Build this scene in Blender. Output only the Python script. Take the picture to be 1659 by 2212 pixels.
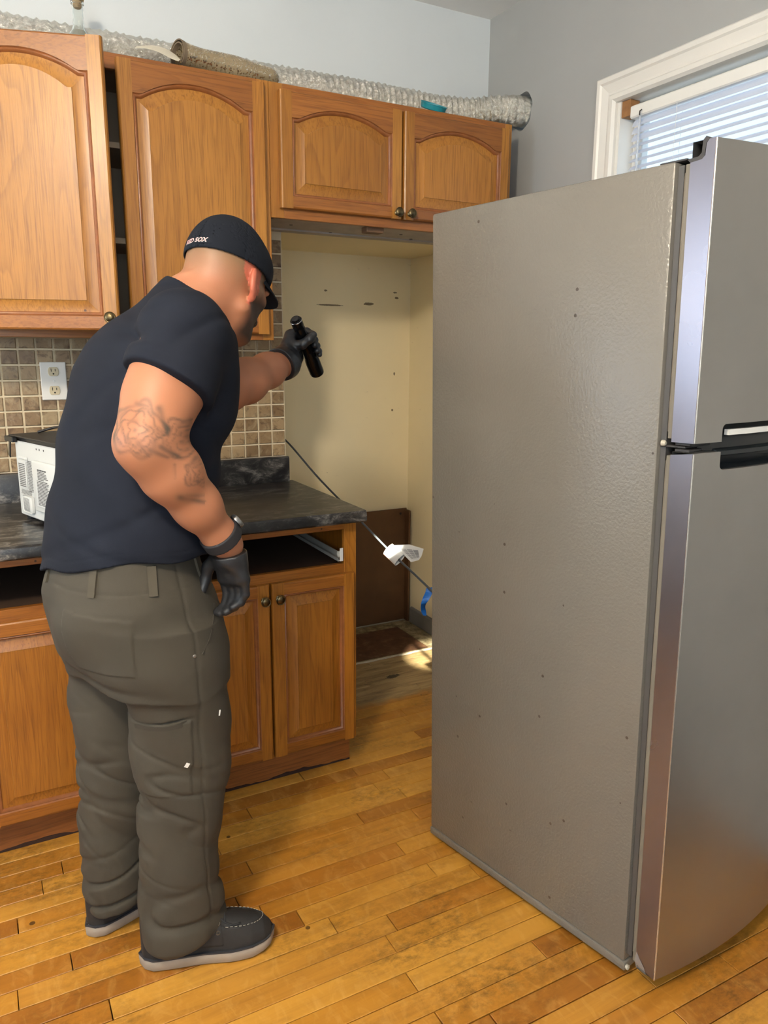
import bpy, bmesh, math, random
import numpy as np
from mathutils import Matrix, Vector

for o in list(bpy.data.objects):
    bpy.data.objects.remove(o, do_unlink=True)
scene = bpy.context.scene
COL = scene.collection
rnd = random.Random(7)

# ---------------------------------------------------------------- camera
cam_data = bpy.data.cameras.new('camera')
cam_data.sensor_fit = 'VERTICAL'
cam_data.sensor_height = 24.0
cam_data.lens = 1629.7 / 2212.0 * 24.0
cam_data.clip_start = 0.05
cam = bpy.data.objects.new('camera', cam_data)
COL.objects.link(cam)
yaw, pitch, roll = 0.4934, -0.2104, 0.0069
fwd = Vector((math.sin(yaw) * math.cos(pitch), math.cos(yaw) * math.cos(pitch), math.sin(pitch)))
rgt = Vector((math.cos(yaw), -math.sin(yaw), 0))
upv = rgt.cross(fwd)
r2 = math.cos(roll) * rgt + math.sin(roll) * upv
u2 = -math.sin(roll) * rgt + math.cos(roll) * upv
m = Matrix((r2, u2, -fwd)).transposed().to_4x4()
m.translation = (-1.0558, -2.7467, 1.4114)
cam.matrix_world = m
scene.camera = cam

# ---------------------------------------------------------------- view, sky
vs = scene.view_settings
vs.view_transform = 'Standard'
vs.look = 'None'
vs.gamma = 1.0
vs.use_curve_mapping = False
vs.exposure = 0.92

world = bpy.data.worlds.new('sky')
scene.world = world
world.use_nodes = True
bg = world.node_tree.nodes['Background']
bg.inputs['Color'].default_value = (0.60, 0.80, 1.0, 1)
bg.inputs['Strength'].default_value = 0.9

LAMP_POS = (-1.62, -2.50, 2.50)
LAMP_STRENGTH = 165.0
HOOD_W = 9.0
FLASH_W = 330.0
# daylight that comes in through the window of the left wall
LY0, LY1, LZ0, LZ1 = -1.55, -0.40, 0.95, 2.15
day = bpy.data.lights.new('window_daylight', 'AREA')
day.shape = 'RECTANGLE'; day.size = 1.2; day.size_y = 1.15
day.energy = 14.0; day.color = (0.74, 0.87, 1.0)
do = bpy.data.objects.new('window_daylight', day); COL.objects.link(do)
do.location = (-2.985, (LY0 + LY1) / 2, (LZ0 + LZ1) / 2); do.rotation_euler = (0, math.radians(-90), 0)
# front fill: light added behind the unseen window, brightens the back wall
GX0, GX1, GZ0, GZ1 = -2.55, -1.05, 0.85, 2.25
front_fill = bpy.data.lights.new('front_fill_light', 'AREA')
front_fill.shape = 'RECTANGLE'; front_fill.size = GX1 - GX0; front_fill.size_y = GZ1 - GZ0
front_fill.energy = 28.0; front_fill.color = (0.78, 0.89, 1.0)
do2 = bpy.data.objects.new('front_fill_light', front_fill); COL.objects.link(do2)
do2.location = ((GX0 + GX1) / 2, -4.48, (GZ0 + GZ1) / 2); do2.rotation_euler = (math.radians(90), 0, 0)

# ---------------------------------------------------------------- helpers
WM = {}

def srgb(r, g, b):
    def c(v):
        v /= 255.0
        return v / 12.92 if v <= 0.04045 else ((v + 0.055) / 1.055) ** 2.4
    return (c(r), c(g), c(b), 1.0)

def tag(o, label=None, cat=None, group=None, kind=None):
    if label: o['label'] = label
    if cat: o['category'] = cat
    if group: o['group'] = group
    if kind: o['kind'] = kind
    return o

def thing(name, label, cat, loc=(0, 0, 0), mat=None, group=None):
    o = bpy.data.objects.new(name, None)
    o.empty_display_size = 0.1
    COL.objects.link(o)
    M = Matrix.Translation(Vector(loc)) if mat is None else mat
    o.matrix_world = M
    WM[o.name] = M
    return tag(o, label, cat, group)

def link_mesh(name, me, mat=None, parent=None, world=True):
    """me is in world coordinates when world=True, else in the parent's own."""
    if parent is not None:
        M = WM[parent.name]
        if world:
            me.transform(M.inverted())
    else:
        M = Matrix.Identity(4)
    if mat is not None:
        me.materials.clear()
        for mm in (mat if isinstance(mat, (list, tuple)) else [mat]):
            me.materials.append(mm)
    o = bpy.data.objects.new(name, me)
    COL.objects.link(o)
    if parent is not None:
        o.parent = parent
    WM[o.name] = M
    return o

def part(name, bm, mat, parent=None, world=True, smooth=False, label=None):
    me = bpy.data.meshes.new(name)
    bmesh.ops.recalc_face_normals(bm, faces=bm.faces)
    bm.to_mesh(me)
    bm.free()
    if smooth:
        me.shade_smooth()
        if smooth != 'all':
            me.set_sharp_from_angle(angle=math.radians(smooth if smooth is not True else 40))
    o = link_mesh(name, me, mat, parent, world)
    if label: o['label'] = label
    return o

def structure(name, bm, mat, **k):
    o = part(name, bm, mat, **k)
    o['kind'] = 'structure'
    return o

def BM():
    return bmesh.new()

def add_box(bm, lo, hi, bev=0.0, seg=1, M=None):
    vs_ = [bm.verts.new((x, y, z)) for x in (lo[0], hi[0]) for y in (lo[1], hi[1]) for z in (lo[2], hi[2])]
    fs = []
    for a, b, c, d in ((0, 1, 3, 2), (4, 6, 7, 5), (0, 4, 5, 1), (2, 3, 7, 6), (0, 2, 6, 4), (1, 5, 7, 3)):
        fs.append(bm.faces.new((vs_[a], vs_[b], vs_[c], vs_[d])))
    allv = vs_
    if bev > 0:
        es = list({e for f in fs for e in f.edges})
        r = bmesh.ops.bevel(bm, geom=es, offset=bev, segments=seg, affect='EDGES', profile=0.5)
        allv = list({v for v in vs_ if v.is_valid} | {v for f in r['faces'] for v in f.verts})
    if M is not None:
        bmesh.ops.transform(bm, matrix=M, verts=allv)
    return bm

def box(lo, hi, bev=0.0, seg=1, M=None):
    return add_box(BM(), lo, hi, bev, seg, M)

def add_loops(bm, loops, cap0=True, cap1=True, closed=True):
    """bridge successive loops (lists of 3-D points of equal count)"""
    rows = [[bm.verts.new(p) for p in L] for L in loops]
    n = len(rows[0])
    for A, B in zip(rows, rows[1:]):
        for i in range(n if closed else n - 1):
            j = (i + 1) % n
            bm.faces.new((A[i], A[j], B[j], B[i]))
    if cap0 and n > 2: bm.faces.new(list(reversed(rows[0])))
    if cap1 and n > 2: bm.faces.new(rows[-1])
    return bm

def frame_of(t):
    t = Vector(t).normalized()
    a = Vector((0, 0, 1)) if abs(t.z) < 0.9 else Vector((1, 0, 0))
    u = t.cross(a).normalized()
    return t, u, u.cross(t).normalized()

def add_tube(bm, pts, rad, seg=10, caps=True, flat=None):
    """tube along pts; rad a number or list; flat=(su,sv) squashes the section"""
    pts = [Vector(p) for p in pts]
    n = len(pts)
    rads = rad if isinstance(rad, (list, tuple)) else [rad] * n
    loops = []
    t, u, v = frame_of(pts[1] - pts[0])
    for i, p in enumerate(pts):
        tt = (pts[min(i + 1, n - 1)] - pts[max(i - 1, 0)]).normalized()
        u = (u - tt * u.dot(tt)).normalized()
        v = tt.cross(u).normalized()
        su, sv = flat if flat else (1, 1)
        loops.append([p + (u * math.cos(a) * su + v * math.sin(a) * sv) * rads[i]
                      for a in (2 * math.pi * k / seg for k in range(seg))])
    return add_loops(bm, loops, caps, caps)

def add_lathe(bm, prof, origin, axis=(0, 0, 1), seg=24, caps=True):
    """prof: list of (radius, height along axis)"""
    t, u, v = frame_of(axis)
    o = Vector(origin)
    loops = [[o + t * h + (u * math.cos(a) + v * math.sin(a)) * max(r, 1e-5)
              for a in (2 * math.pi * k / seg for k in range(seg))] for r, h in prof]
    return add_loops(bm, loops, caps, caps)

def spline(pts, n):
    """Catmull-Rom through pts"""
    P = [Vector(p) for p in pts]
    P = [P[0] * 2 - P[1]] + P + [P[-1] * 2 - P[-2]]
    out = []
    k = len(P) - 3
    for i in range(n):
        f = i / (n - 1) * k
        j = min(int(f), k - 1)
        t = f - j
        a, b, c, d = P[j:j + 4]
        out.append(0.5 * ((2 * b) + (c - a) * t + (2 * a - 5 * b + 4 * c - d) * t * t + (3 * b - a - 3 * c + d) * t ** 3))
    return out

# ---------------------------------------------------------------- node materials
def mat_new(name):
    m_ = bpy.data.materials.new(name)
    m_.use_nodes = True
    nt = m_.node_tree
    b = nt.nodes['Principled BSDF']
    return m_, nt, b

class N:
    def __init__(self, nt): self.nt = nt
    def new(self, t, **k):
        n = self.nt.nodes.new(t)
        for a, v in k.items():
            if a in ('inp',):
                for kk, vv in v.items(): n.inputs[kk].default_value = vv
            else: setattr(n, a, v)
        return n
    def link(self, a, b): self.nt.links.new(a, b)
    def coord(self, scale=(1, 1, 1), kind='Object', rand=0.0):
        tc = self.new('ShaderNodeTexCoord')
        mp = self.new('ShaderNodeMapping')
        mp.inputs['Scale'].default_value = scale
        src = tc.outputs[kind]
        if rand:
            oi = self.new('ShaderNodeObjectInfo')
            mul = self.new('ShaderNodeVectorMath', operation='SCALE')
            cmb = self.new('ShaderNodeCombineXYZ')
            for i in range(3): self.link(oi.outputs['Random'], cmb.inputs[i])
            self.link(cmb.outputs[0], mul.inputs[0]); mul.inputs['Scale'].default_value = rand
            add = self.new('ShaderNodeVectorMath', operation='ADD')
            self.link(src, add.inputs[0]); self.link(mul.outputs[0], add.inputs[1])
            src = add.outputs[0]
        self.link(src, mp.inputs[0])
        return mp.outputs[0]
    def noise(self, vec, scale, detail=4, rough=0.55, dist=0.0):
        n = self.new('ShaderNodeTexNoise')
        n.inputs['Scale'].default_value = scale
        n.inputs['Detail'].default_value = detail
        n.inputs['Roughness'].default_value = rough
        n.inputs['Distortion'].default_value = dist
        if vec is not None: self.link(vec, n.inputs['Vector'])
        return n.outputs['Fac']
    def ramp(self, fac, stops, interp='LINEAR'):
        r = self.new('ShaderNodeValToRGB')
        r.color_ramp.interpolation = interp
        el = r.color_ramp.elements
        while len(el) < len(stops): el.new(0.5)
        for e, (p, c) in zip(el, stops):
            e.position = p
            e.color = c if len(c) == 4 else (*c, 1)
        self.link(fac, r.inputs[0])
        return r.outputs[0]
    def mix(self, fac, a, b, mode='MIX'):
        x = self.new('ShaderNodeMix', data_type='RGBA', blend_type=mode)
        for s, v in ((0, fac), (6, a), (7, b)):
            if hasattr(v, 'is_linked') or hasattr(v, 'links'): self.link(v, x.inputs[s])
            else: x.inputs[s].default_value = v
        return x.outputs[2]
    def math(self, op, a, b=0.0, clamp=False):
        x = self.new('ShaderNodeMath', operation=op, use_clamp=clamp)
        for s, v in ((0, a), (1, b)):
            if hasattr(v, 'links'): self.link(v, x.inputs[s])
            else: x.inputs[s].default_value = v
        return x.outputs[0]
    def bump(self, h, strength=0.3, dist=0.01):
        b = self.new('ShaderNodeBump')
        b.inputs['Strength'].default_value = strength
        b.inputs['Distance'].default_value = dist
        self.link(h, b.inputs['Height'])
        return b.outputs[0]

BLK = (0, 0, 0, 1); WHT = (1, 1, 1, 1)

def simple(name, col, rough=0.5, metal=0.0, bump=None, var=0.0, vscale=8, spec=0.5, **kw):
    m_, nt, b = mat_new(name)
    n = N(nt)
    b.inputs['Base Color'].default_value = col
    b.inputs['Roughness'].default_value = rough
    b.inputs['Metallic'].default_value = metal
    b.inputs['Specular IOR Level'].default_value = spec
    for k, v in kw.items(): b.inputs[k.replace('_', ' ')].default_value = v
    if var:
        f = n.noise(n.coord(), vscale, 5)
        dk = tuple(c * (1 - var) for c in col[:3]) + (1,)
        lt = tuple(min(1, c * (1 + var)) for c in col[:3]) + (1,)
        n.link(n.ramp(f, [(0.3, dk), (0.7, lt)]), b.inputs['Base Color'])
    if bump:
        h = n.noise(n.coord(), bump[0], 3)
        n.link(n.bump(h, bump[1], bump[2] if len(bump) > 2 else 0.005), b.inputs['Normal'])
    return m_

def oak(name, grain, base, dark, light, rough=0.42):
    """honey oak; grain: 'z' or 'x' = direction the grain runs along"""
    m_, nt, b = mat_new(name)
    n = N(nt)
    st = (1, 1, 0.09) if grain == 'z' else (0.09, 1, 1)
    v = n.coord(st, rand=13.0)
    big = n.noise(v, 7, 2, 0.5, 0.5)
    # growth rings: sine of distorted distance
    ring = n.math('FRACT', n.math('MULTIPLY', big, 17.0))
    ringc = n.ramp(ring, [(0.0, BLK), (0.55, (0.25, 0.25, 0.25)), (0.92, WHT), (1.0, (0.1, 0.1, 0.1))])
    st2 = (1, 1, 0.03) if grain == 'z' else (0.03, 1, 1)
    fine = n.noise(n.coord(st2, rand=7.0), 260, 3, 0.6)
    tone = n.noise(n.coord((1, 1, 1), rand=5.0), 2.2, 2)
    c = n.ramp(tone, [(0.3, base), (0.7, light)])
    f1 = n.math('MULTIPLY', ringc, 0.30)
    c = n.mix(f1, c, dark)
    f2 = n.ramp(fine, [(0.48, BLK), (0.72, (0.62, 0.62, 0.62))])
    c = n.mix(f2, c, dark)
    oi = n.new('ShaderNodeObjectInfo')
    hs = n.new('ShaderNodeHueSaturation')
    n.link(c, hs.inputs['Color'])
    n.link(n.math('ADD', n.math('MULTIPLY', oi.outputs['Random'], 0.22), 0.88), hs.inputs['Value'])
    c = hs.outputs[0]
    # small dark nicks and grease specks
    vo = n.new('ShaderNodeTexVoronoi', feature='F1')
    vo.inputs['Scale'].default_value = 16
    n.link(n.coord((1, 1, 1)), vo.inputs['Vector'])
    sel = n.new('ShaderNodeSeparateColor'); n.link(vo.outputs['Color'], sel.inputs[0])
    thr = n.math('MULTIPLY', n.math('SUBTRACT', sel.outputs[0], 0.86, True), 0.5)
    spot = n.math('LESS_THAN', vo.outputs['Distance'], thr)
    c = n.mix(n.math('MULTIPLY', spot, 0.85), c, srgb(45, 25, 12))
    n.link(c, b.inputs['Base Color'])
    b.inputs['Roughness'].default_value = rough
    b.inputs['Coat Weight'].default_value = 0.12
    b.inputs['Coat Roughness'].default_value = 0.25
    n.link(n.bump(fine, 0.12, 0.002), b.inputs['Normal'])
    return m_

def attr_mat(name, rough=0.6, bump=None, spec=0.4, sheen=0.0, sss=0.0):
    """colour comes from a per-vertex pigment attribute computed with the mesh"""
    m_, nt, b = mat_new(name)
    n = N(nt)
    a = n.new('ShaderNodeAttribute', attribute_name='pigment')
    n.link(a.outputs['Color'], b.inputs['Base Color'])
    b.inputs['Roughness'].default_value = rough
    b.inputs['Specular IOR Level'].default_value = spec
    b.inputs['Sheen Weight'].default_value = sheen
    if sss:
        b.inputs['Subsurface Weight'].default_value = sss
        b.inputs['Subsurface Radius'].default_value = (0.012, 0.005, 0.003)
        b.inputs['Subsurface Scale'].default_value = 0.6
    if bump:
        h = n.noise(n.coord(), bump[0], 3)
        n.link(n.bump(h, bump[1], bump[2]), b.inputs['Normal'])
    return m_
# ---------------------------------------------------------------- room materials
m_, nt, b = mat_new('window_glass')
n = N(nt)
tr = n.new('ShaderNodeBsdfTransparent'); gl = n.new('ShaderNodeBsdfGlossy'); gl.inputs['Roughness'].default_value = 0.02
mx = n.new('ShaderNodeMixShader'); mx.inputs[0].default_value = 0.06
n.link(tr.outputs[0], mx.inputs[1]); n.link(gl.outputs[0], mx.inputs[2]); n.link(mx.outputs[0], nt.nodes['Material Output'].inputs[0])
M_GLASS = m_
def wall_mat(name, col, stains=False):
    m_, nt, b = mat_new(name)
    n = N(nt)
    f = n.noise(n.coord(), 2.5, 5)
    lo = tuple(c * 0.94 for c in col[:3]) + (1,)
    c = n.ramp(f, [(0.3, lo), (0.7, col)])
    if stains:
        # scuffs and grease marks, most of them in a band at shoulder height
        g = n.new('ShaderNodeNewGeometry')
        sx = n.new('ShaderNodeSeparateXYZ'); n.link(g.outputs['Position'], sx.inputs[0])
        sm = n.noise(n.coord((9, 9, 30)), 2.0, 8, 0.75)
        k = n.ramp(sm, [(0.635, BLK), (0.72, WHT)])
        big = n.noise(n.coord((1, 1, 2.2)), 2.6, 2)
        k2 = n.math('MULTIPLY', k, n.ramp(big, [(0.52, BLK), (0.66, WHT)]))
        c = n.mix(n.math('MULTIPLY', k2, 0.75), c, srgb(96, 74, 48))
        # individual marks
        for (px, pz, sx_, sz_) in ((0.655, 1.632, 0.030, 0.007), (0.81, 1.665, 0.012, 0.006), (0.80, 1.69, 0.012, 0.004),
                                   (0.80, 1.30, 0.005, 0.009), (0.79, 1.12, 0.006, 0.006), (0.43, 1.685, 0.008, 0.005),
                                   (0.45, 1.62, 0.07, 0.004)):
            dx = n.math('DIVIDE', n.math('SUBTRACT', sx.outputs[0], px), sx_)
            dz = n.math('DIVIDE', n.math('SUBTRACT', sx.outputs[2], pz), sz_)
            d2 = n.math('ADD', n.math('MULTIPLY', dx, dx), n.math('MULTIPLY', dz, dz))
            wob = n.math('MULTIPLY', n.noise(n.coord(), 160, 4, 0.7), 2.6)
            mk = n.math('LESS_THAN', n.math('ADD', d2, wob), 2.15)
            c = n.mix(n.math('MULTIPLY', mk, 0.85), c, srgb(84, 62, 36))
    n.link(c, b.inputs['Base Color'])
    b.inputs['Roughness'].default_value = 0.55
    h = n.noise(n.coord(), 220, 3)
    n.link(n.bump(h, 0.08, 0.003), b.inputs['Normal'])
    return m_

M_WALL = wall_mat('wall_paint_grey', srgb(208, 214, 217))
M_WALLR = wall_mat('wall_right_grey', srgb(164, 165, 163))  # right wall, darker and more neutral than the other walls
M_CREAM = wall_mat('wall_paint_cream', srgb(242, 226, 186), stains=True)
M_CEIL = wall_mat('ceiling_paint', srgb(236, 233, 229))
M_TRIM = simple('white_gloss_trim', srgb(222, 219, 212), 0.35, bump=(40, 0.05))
M_WHITE = simple('white_plastic', srgb(228, 226, 220), 0.35)
M_BASEB = simple('grey_baseboard_paint', srgb(128, 124, 118), 0.5, var=0.12)
M_GROUT = simple('grout', srgb(222, 206, 174), 0.85, bump=(300, 0.3))

XR = 0.886      # right wall
YD = 0.606      # back of the fridge alcove
ZA = 1.852      # alcove ceiling
ZC = 2.70       # ceiling
XA = -0.015     # left edge of the alcove
XL, YF = -2.9, -4.4
T = 0.1

# floor slab (the strip boards are laid on it further down)
floor = structure('floor', box((XL - T, YF - T, -0.10), (XR + T, YD + T, -0.018)), simple('subfloor', srgb(60, 38, 18), 0.9))
structure('ceiling', box((XL - T, YF - T, ZC), (XR + T, 0.0 + T, ZC + T)), M_CEIL)
bm = box((XL - T, 0, -0.018), (XA, T, ZC))
add_box(bm, (XA, 0, ZA), (XR + T, T, ZC))
wall_back = structure('wall_back', bm, M_WALL)
structure('wall_alcove_left', box((XA - T, T, -0.018), (XA, YD + T, ZA + T)), M_CREAM)
structure('wall_alcove_back', box((XA, YD, -0.018), (XR + T, YD + T, ZA + T)), M_CREAM)
structure('ceiling_alcove', box((XA, T, ZA), (XR + T, YD, ZA + T)), M_CREAM)
bm = box((XR, 0.0, -0.018), (XR + T, YD, ZA))
structure('wall_alcove_right', bm, M_CREAM)
bm = BM()
for lo, hi in (((XL - T, -0.018), (GX0, ZC)), ((GX1, -0.018), (XR + T, ZC)), ((GX0, GZ1), (GX1, ZC)), ((GX0, -0.018), (GX1, GZ0))):
    add_box(bm, (lo[0], YF - T, lo[1]), (hi[0], YF, hi[1]))
structure('wall_front', bm, M_WALL)
bm = BM()
for lo, hi in (((GX0, GZ0), (GX1, GZ0 + 0.05)), ((GX0, GZ1 - 0.05), (GX1, GZ1)), ((GX0, GZ0 + 0.05), (GX0 + 0.05, GZ1 - 0.05)), ((GX1 - 0.05, GZ0 + 0.05), (GX1, GZ1 - 0.05)), (((GX0 + GX1) / 2 - 0.025, GZ0 + 0.05), ((GX0 + GX1) / 2 + 0.025, GZ1 - 0.05))):
    add_box(bm, (lo[0], YF - 0.07, lo[1]), (hi[0], YF - 0.02, hi[1]), 0.004)
w3 = structure('added_window', bm, M_TRIM)  # unseen window, added for the front fill light
for x0, x1 in ((GX0 + 0.05, (GX0 + GX1) / 2 - 0.025), ((GX0 + GX1) / 2 + 0.025, GX1 - 0.05)):
    part('pane', box((x0, YF - 0.047, GZ0 + 0.05), (x1, YF - 0.043, GZ1 - 0.05)), M_GLASS, w3)

# right wall: window opening and the round hole for the duct
WY0, WY1, WZ0, WZ1 = -1.66, -0.735, 1.05, 2.222
bm = BM()
HY, HZ, HR = -0.222, 2.310, 0.066
q0, q1, q2, q3 = HY - 0.09, HY + 0.09, HZ - 0.09, HZ + 0.09
for lo, hi in (((YF, -0.018), (WY0, ZC)), ((WY0, -0.018), (WY1, WZ0)), ((WY0, WZ1), (WY1, ZC)),
               ((WY1, -0.018), (q0, ZC)), ((q1, -0.018), (0, ZC)), ((q0, -0.018), (q1, q2)), ((q0, q3), (q1, ZC))):
    add_box(bm, (XR, lo[0], lo[1]), (XR + T, hi[0], hi[1]))
def ring_pts(x, r, square=False):
    out = []
    for k in range(32):
        a = 2 * math.pi * k / 32
        c, s = math.cos(a), math.sin(a)
        if square:
            f = 0.09 / max(abs(c), abs(s)); out.append((x, HY + c * f, HZ + s * f))
        else:
            rr = r + 0.003 * math.sin(3 * a + 1) + 0.002 * math.sin(7 * a)
            out.append((x, HY + c * rr, HZ + s * rr))
    return out
add_loops(bm, [ring_pts(XR, 0, True), ring_pts(XR, HR), ring_pts(XR + T, HR), ring_pts(XR + T, 0, True)], False, False)
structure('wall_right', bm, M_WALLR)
# left wall with the other window of the room (behind the photographer's left shoulder)
bm = BM()
for lo, hi in (((YF, -0.018), (LY0, ZC)), ((LY1, -0.018), (0, ZC)), ((LY0, -0.018), (LY1, LZ0)), ((LY0, LZ1), (LY1, ZC))):
    add_box(bm, (XL - T, lo[0], lo[1]), (XL, hi[0], hi[1]))
structure('wall_left', bm, M_WALL)
bm = BM()
for lo, hi in (((LY0, LZ0), (LY1, LZ0 + 0.05)), ((LY0, LZ1 - 0.05), (LY1, LZ1)), ((LY0, LZ0), (LY0 + 0.05, LZ1)), ((LY1 - 0.05, LZ0), (LY1, LZ1)),
               ((LY0, 1.53), (LY1, 1.57))):
    add_box(bm, (XL - 0.07, lo[0], lo[1]), (XL - 0.02, hi[0], hi[1]), 0.004)
w2 = structure('window_2', bm, M_TRIM)
for z0, z1 in ((LZ0 + 0.05, 1.53), (1.57, LZ1 - 0.05)):
    part('pane', box((XL - 0.047, LY0 + 0.05, z0), (XL - 0.043, LY1 - 0.05, z1)), M_GLASS, w2)
for nm, loc, sx, sy, ry in (('sky_portal_right', (XR + 0.09, (WY0 + WY1) / 2, (WZ0 + WZ1) / 2), 1.17, 0.92, 90),):
    L = bpy.data.lights.new(nm, 'AREA')
    L.shape = 'RECTANGLE'; L.size = sx; L.size_y = sy
    L.cycles.is_portal = True
    o = bpy.data.objects.new(nm, L); COL.objects.link(o)
    o.location = loc
    o.rotation_euler = (0, math.radians(ry), 0)

# ---------------------------------------------------------------- ceiling lamp and hood lamp (the room's own light)
lamp = thing('ceiling_lamp', 'round white glass globe lamp, lit, hanging from the kitchen ceiling', 'lamp', (LAMP_POS[0], LAMP_POS[1], ZC))
bm = BM(); add_lathe(bm, [(0.07, -0.0005), (0.07, -0.02), (0.02, -0.035), (0.014, -0.04), (0.014, -0.10), (0.04, -0.104), (0.04, -0.118)], (LAMP_POS[0], LAMP_POS[1], ZC), seg=32)
part('canopy', bm, simple('brushed_nickel', srgb(170, 168, 160), 0.35, 1.0), lamp, smooth=True)
m_, nt, b = mat_new('lit_lamp_glass')
b.inputs['Base Color'].default_value = (1, 0.9, 0.75, 1)
b.inputs['Emission Color'].default_value = (1.0, 0.87, 0.69, 1)
b.inputs['Emission Strength'].default_value = LAMP_STRENGTH
bm = BM(); add_lathe(bm, [(0.115 * math.sin(t) + 0.0006, -0.225 + 0.108 * math.cos(t)) for t in np.linspace(0.02, math.pi, 16)], (LAMP_POS[0], LAMP_POS[1], ZC), seg=32)
part('lamp_shade', bm, m_, lamp, smooth='all')

# ---------------------------------------------------------------- window in the right wall
win = bpy.data.objects.new('window_1', None); COL.objects.link(win)
win.location = (XR, (WY0 + WY1) / 2, WZ0); WM['window_1'] = Matrix.Translation(win.location); win['kind'] = 'structure'
CW = 0.085
def casing(y0, y1, z0, z1, vertical):
    bm = BM()
    # stepped moulding profile: (distance from outer edge, projection)
    prof = [(0, 0), (0, 0.016), (0.006, 0.021), (0.020, 0.021), (0.026, 0.017), (0.052, 0.012), (0.060, 0.014), (0.066, 0.020), (0.078, 0.020), (CW, 0.012), (CW, 0)]
    return bm, prof
loops = []
prof = [(0, 0), (0, 0.018), (0.005, 0.023), (0.018, 0.023), (0.024, 0.018), (0.050, 0.012), (0.058, 0.014), (0.064, 0.021), (0.077, 0.021), (CW, 0.012), (CW, 0)]
def mitred(p0, p1, inward):
    """one casing board, mitred at both ends; p0,p1 outer corners (y,z); inward unit (y,z)"""
    d = Vector((p1[0] - p0[0], p1[1] - p0[1])); L = d.length; d /= L
    out = []
    for end, sgn in ((p0, 1), (p1, -1)):
        out.append([(XR - pr, end[0] + inward[0] * w + d[0] * w * sgn, end[1] + inward[1] * w + d[1] * w * sgn) for w, pr in prof])
    bm = BM(); add_loops(bm, out); return bm
oy0, oy1, oz0, oz1 = WY0 - CW, WY1 + CW, WZ0 - CW, WZ1 + CW - 0.012
for a, b_, i in (((oy1, oz0), (oy1, oz1), (-1, 0)), ((oy1, oz1), (oy0, oz1), (0, -1)), ((oy0, oz1), (oy0, oz0), (1, 0)), ((oy0, oz0), (oy1, oz0), (0, 1))):
    part('casing', mitred(a, b_, i), M_TRIM, win)
bm = BM()
for lo, hi in (((XR - 0.0, WY1 - 0.012, WZ0), (XR + T, WY1, WZ1)), ((XR, WY0, WZ0), (XR + T, WY0 + 0.012, WZ1)),
               ((XR, WY0 + 0.012, WZ1 - 0.012), (XR + T, WY1 - 0.012, WZ1)), ((XR, WY0 + 0.012, WZ0), (XR + T, WY1 - 0.012, WZ0 + 0.012))):
    add_box(bm, lo, hi)
part('jamb', bm, M_TRIM, win)
bm = BM()
sx0, sx1 = XR + 0.062, XR + 0.092
for lo, hi in (((WY0 + 0.012, WZ0 + 0.012), (WY0 + 0.055, WZ1 - 0.012)), ((WY1 - 0.055, WZ0 + 0.012), (WY1 - 0.012, WZ1 - 0.012)),
               ((WY0 + 0.055, WZ1 - 0.055), (WY1 - 0.055, WZ1 - 0.012)), ((WY0 + 0.055, WZ0 + 0.012), (WY1 - 0.055, WZ0 + 0.06)), ((WY0 + 0.055, 1.60), (WY1 - 0.055, 1.64))):
    add_box(bm, (sx0, lo[0], lo[1]), (sx1, hi[0], hi[1]), 0.003)
part('sash', bm, M_TRIM, win)
part('pane', box((XR + 0.075, WY0 + 0.055, 1.64), (XR + 0.079, WY1 - 0.055, WZ1 - 0.055)), M_GLASS, win)
part('pane', box((XR + 0.075, WY0 + 0.055, WZ0 + 0.06), (XR + 0.079, WY1 - 0.055, 1.60)), M_GLASS, win)

# blind hanging in the window
blind = thing('window_blind', 'white horizontal slat blind hanging in the window above the refrigerator', 'blind', (XR + 0.03, -1.2, 2.185))
by0, by1 = WY0 + 0.02, WY1 - 0.05
M_SLAT, nt, b = mat_new('white_slat')
b.inputs['Base Color'].default_value = srgb(226, 228, 232); b.inputs['Roughness'].default_value = 0.45
b.inputs['Subsurface Weight'].default_value = 0.0
n = N(nt)
tl = n.new('ShaderNodeBsdfTranslucent'); tl.inputs['Color'].default_value = srgb(222, 228, 240)
mx = n.new('ShaderNodeMixShader'); mx.inputs[0].default_value = 0.45
n.link(b.outputs[0], mx.inputs[1]); n.link(tl.outputs[0], mx.inputs[2]); n.link(mx.outputs[0], nt.nodes['Material Output'].inputs[0])
bm = BM()
pr = [(0.004, 0), (0.0, 0.004), (0.0, 0.034), (0.004, 0.038), (0.030, 0.038), (0.030, 0.0)]
add_loops(bm, [[(XR + 0.006 + a, y, 2.150 + z) for a, z in pr] for y in (by0, by1)])
part('headrail', bm, M_WHITE, blind)
slat_me = None
for k in range(44):
    z = 2.137 - k * 0.0225
    if z < WZ0 + 0.03: break
    tilt = math.radians(38 + 2.5 * math.sin(k * 2.1)) if k > 2 else math.radians(62)
    if slat_me is None:
        bm = BM()
        loops = []
        for y in (by0, by1):
            up_ = [(-0.0125, -0.0006), (-0.006, 0.0012), (0, 0.0018), (0.006, 0.0012), (0.0125, -0.0006)]
            loops.append([(a, y, c) for a, c in up_] + [(a, y, c - 0.0005) for a, c in reversed(up_)])
        add_loops(bm, loops)
        slat = part('slat', bm, M_SLAT, blind, world=False)
        slat_me = slat.data
        slat_me.transform(Matrix.Translation((0, 1.2, 0)))
        o = slat
    else:
        o = slat.copy(); COL.objects.link(o)
    o.location = (-0.0075, 0, z - 2.185)
    o.rotation_euler = (0, -tilt, 0)
bm = BM()
for y in (-0.97, -1.43):
    for dx in (0.010, 0.034):
        add_tube(bm, [(XR + dx, y, 2.15), (XR + dx, y, WZ0 + 0.05)], 0.0007, 5)
part('ladder_cord', bm, M_WHITE, blind)
M_CLEAR = simple('clear_plastic', (0.85, 0.88, 0.92, 1), 0.1, Transmission_Weight=0.7)
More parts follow.
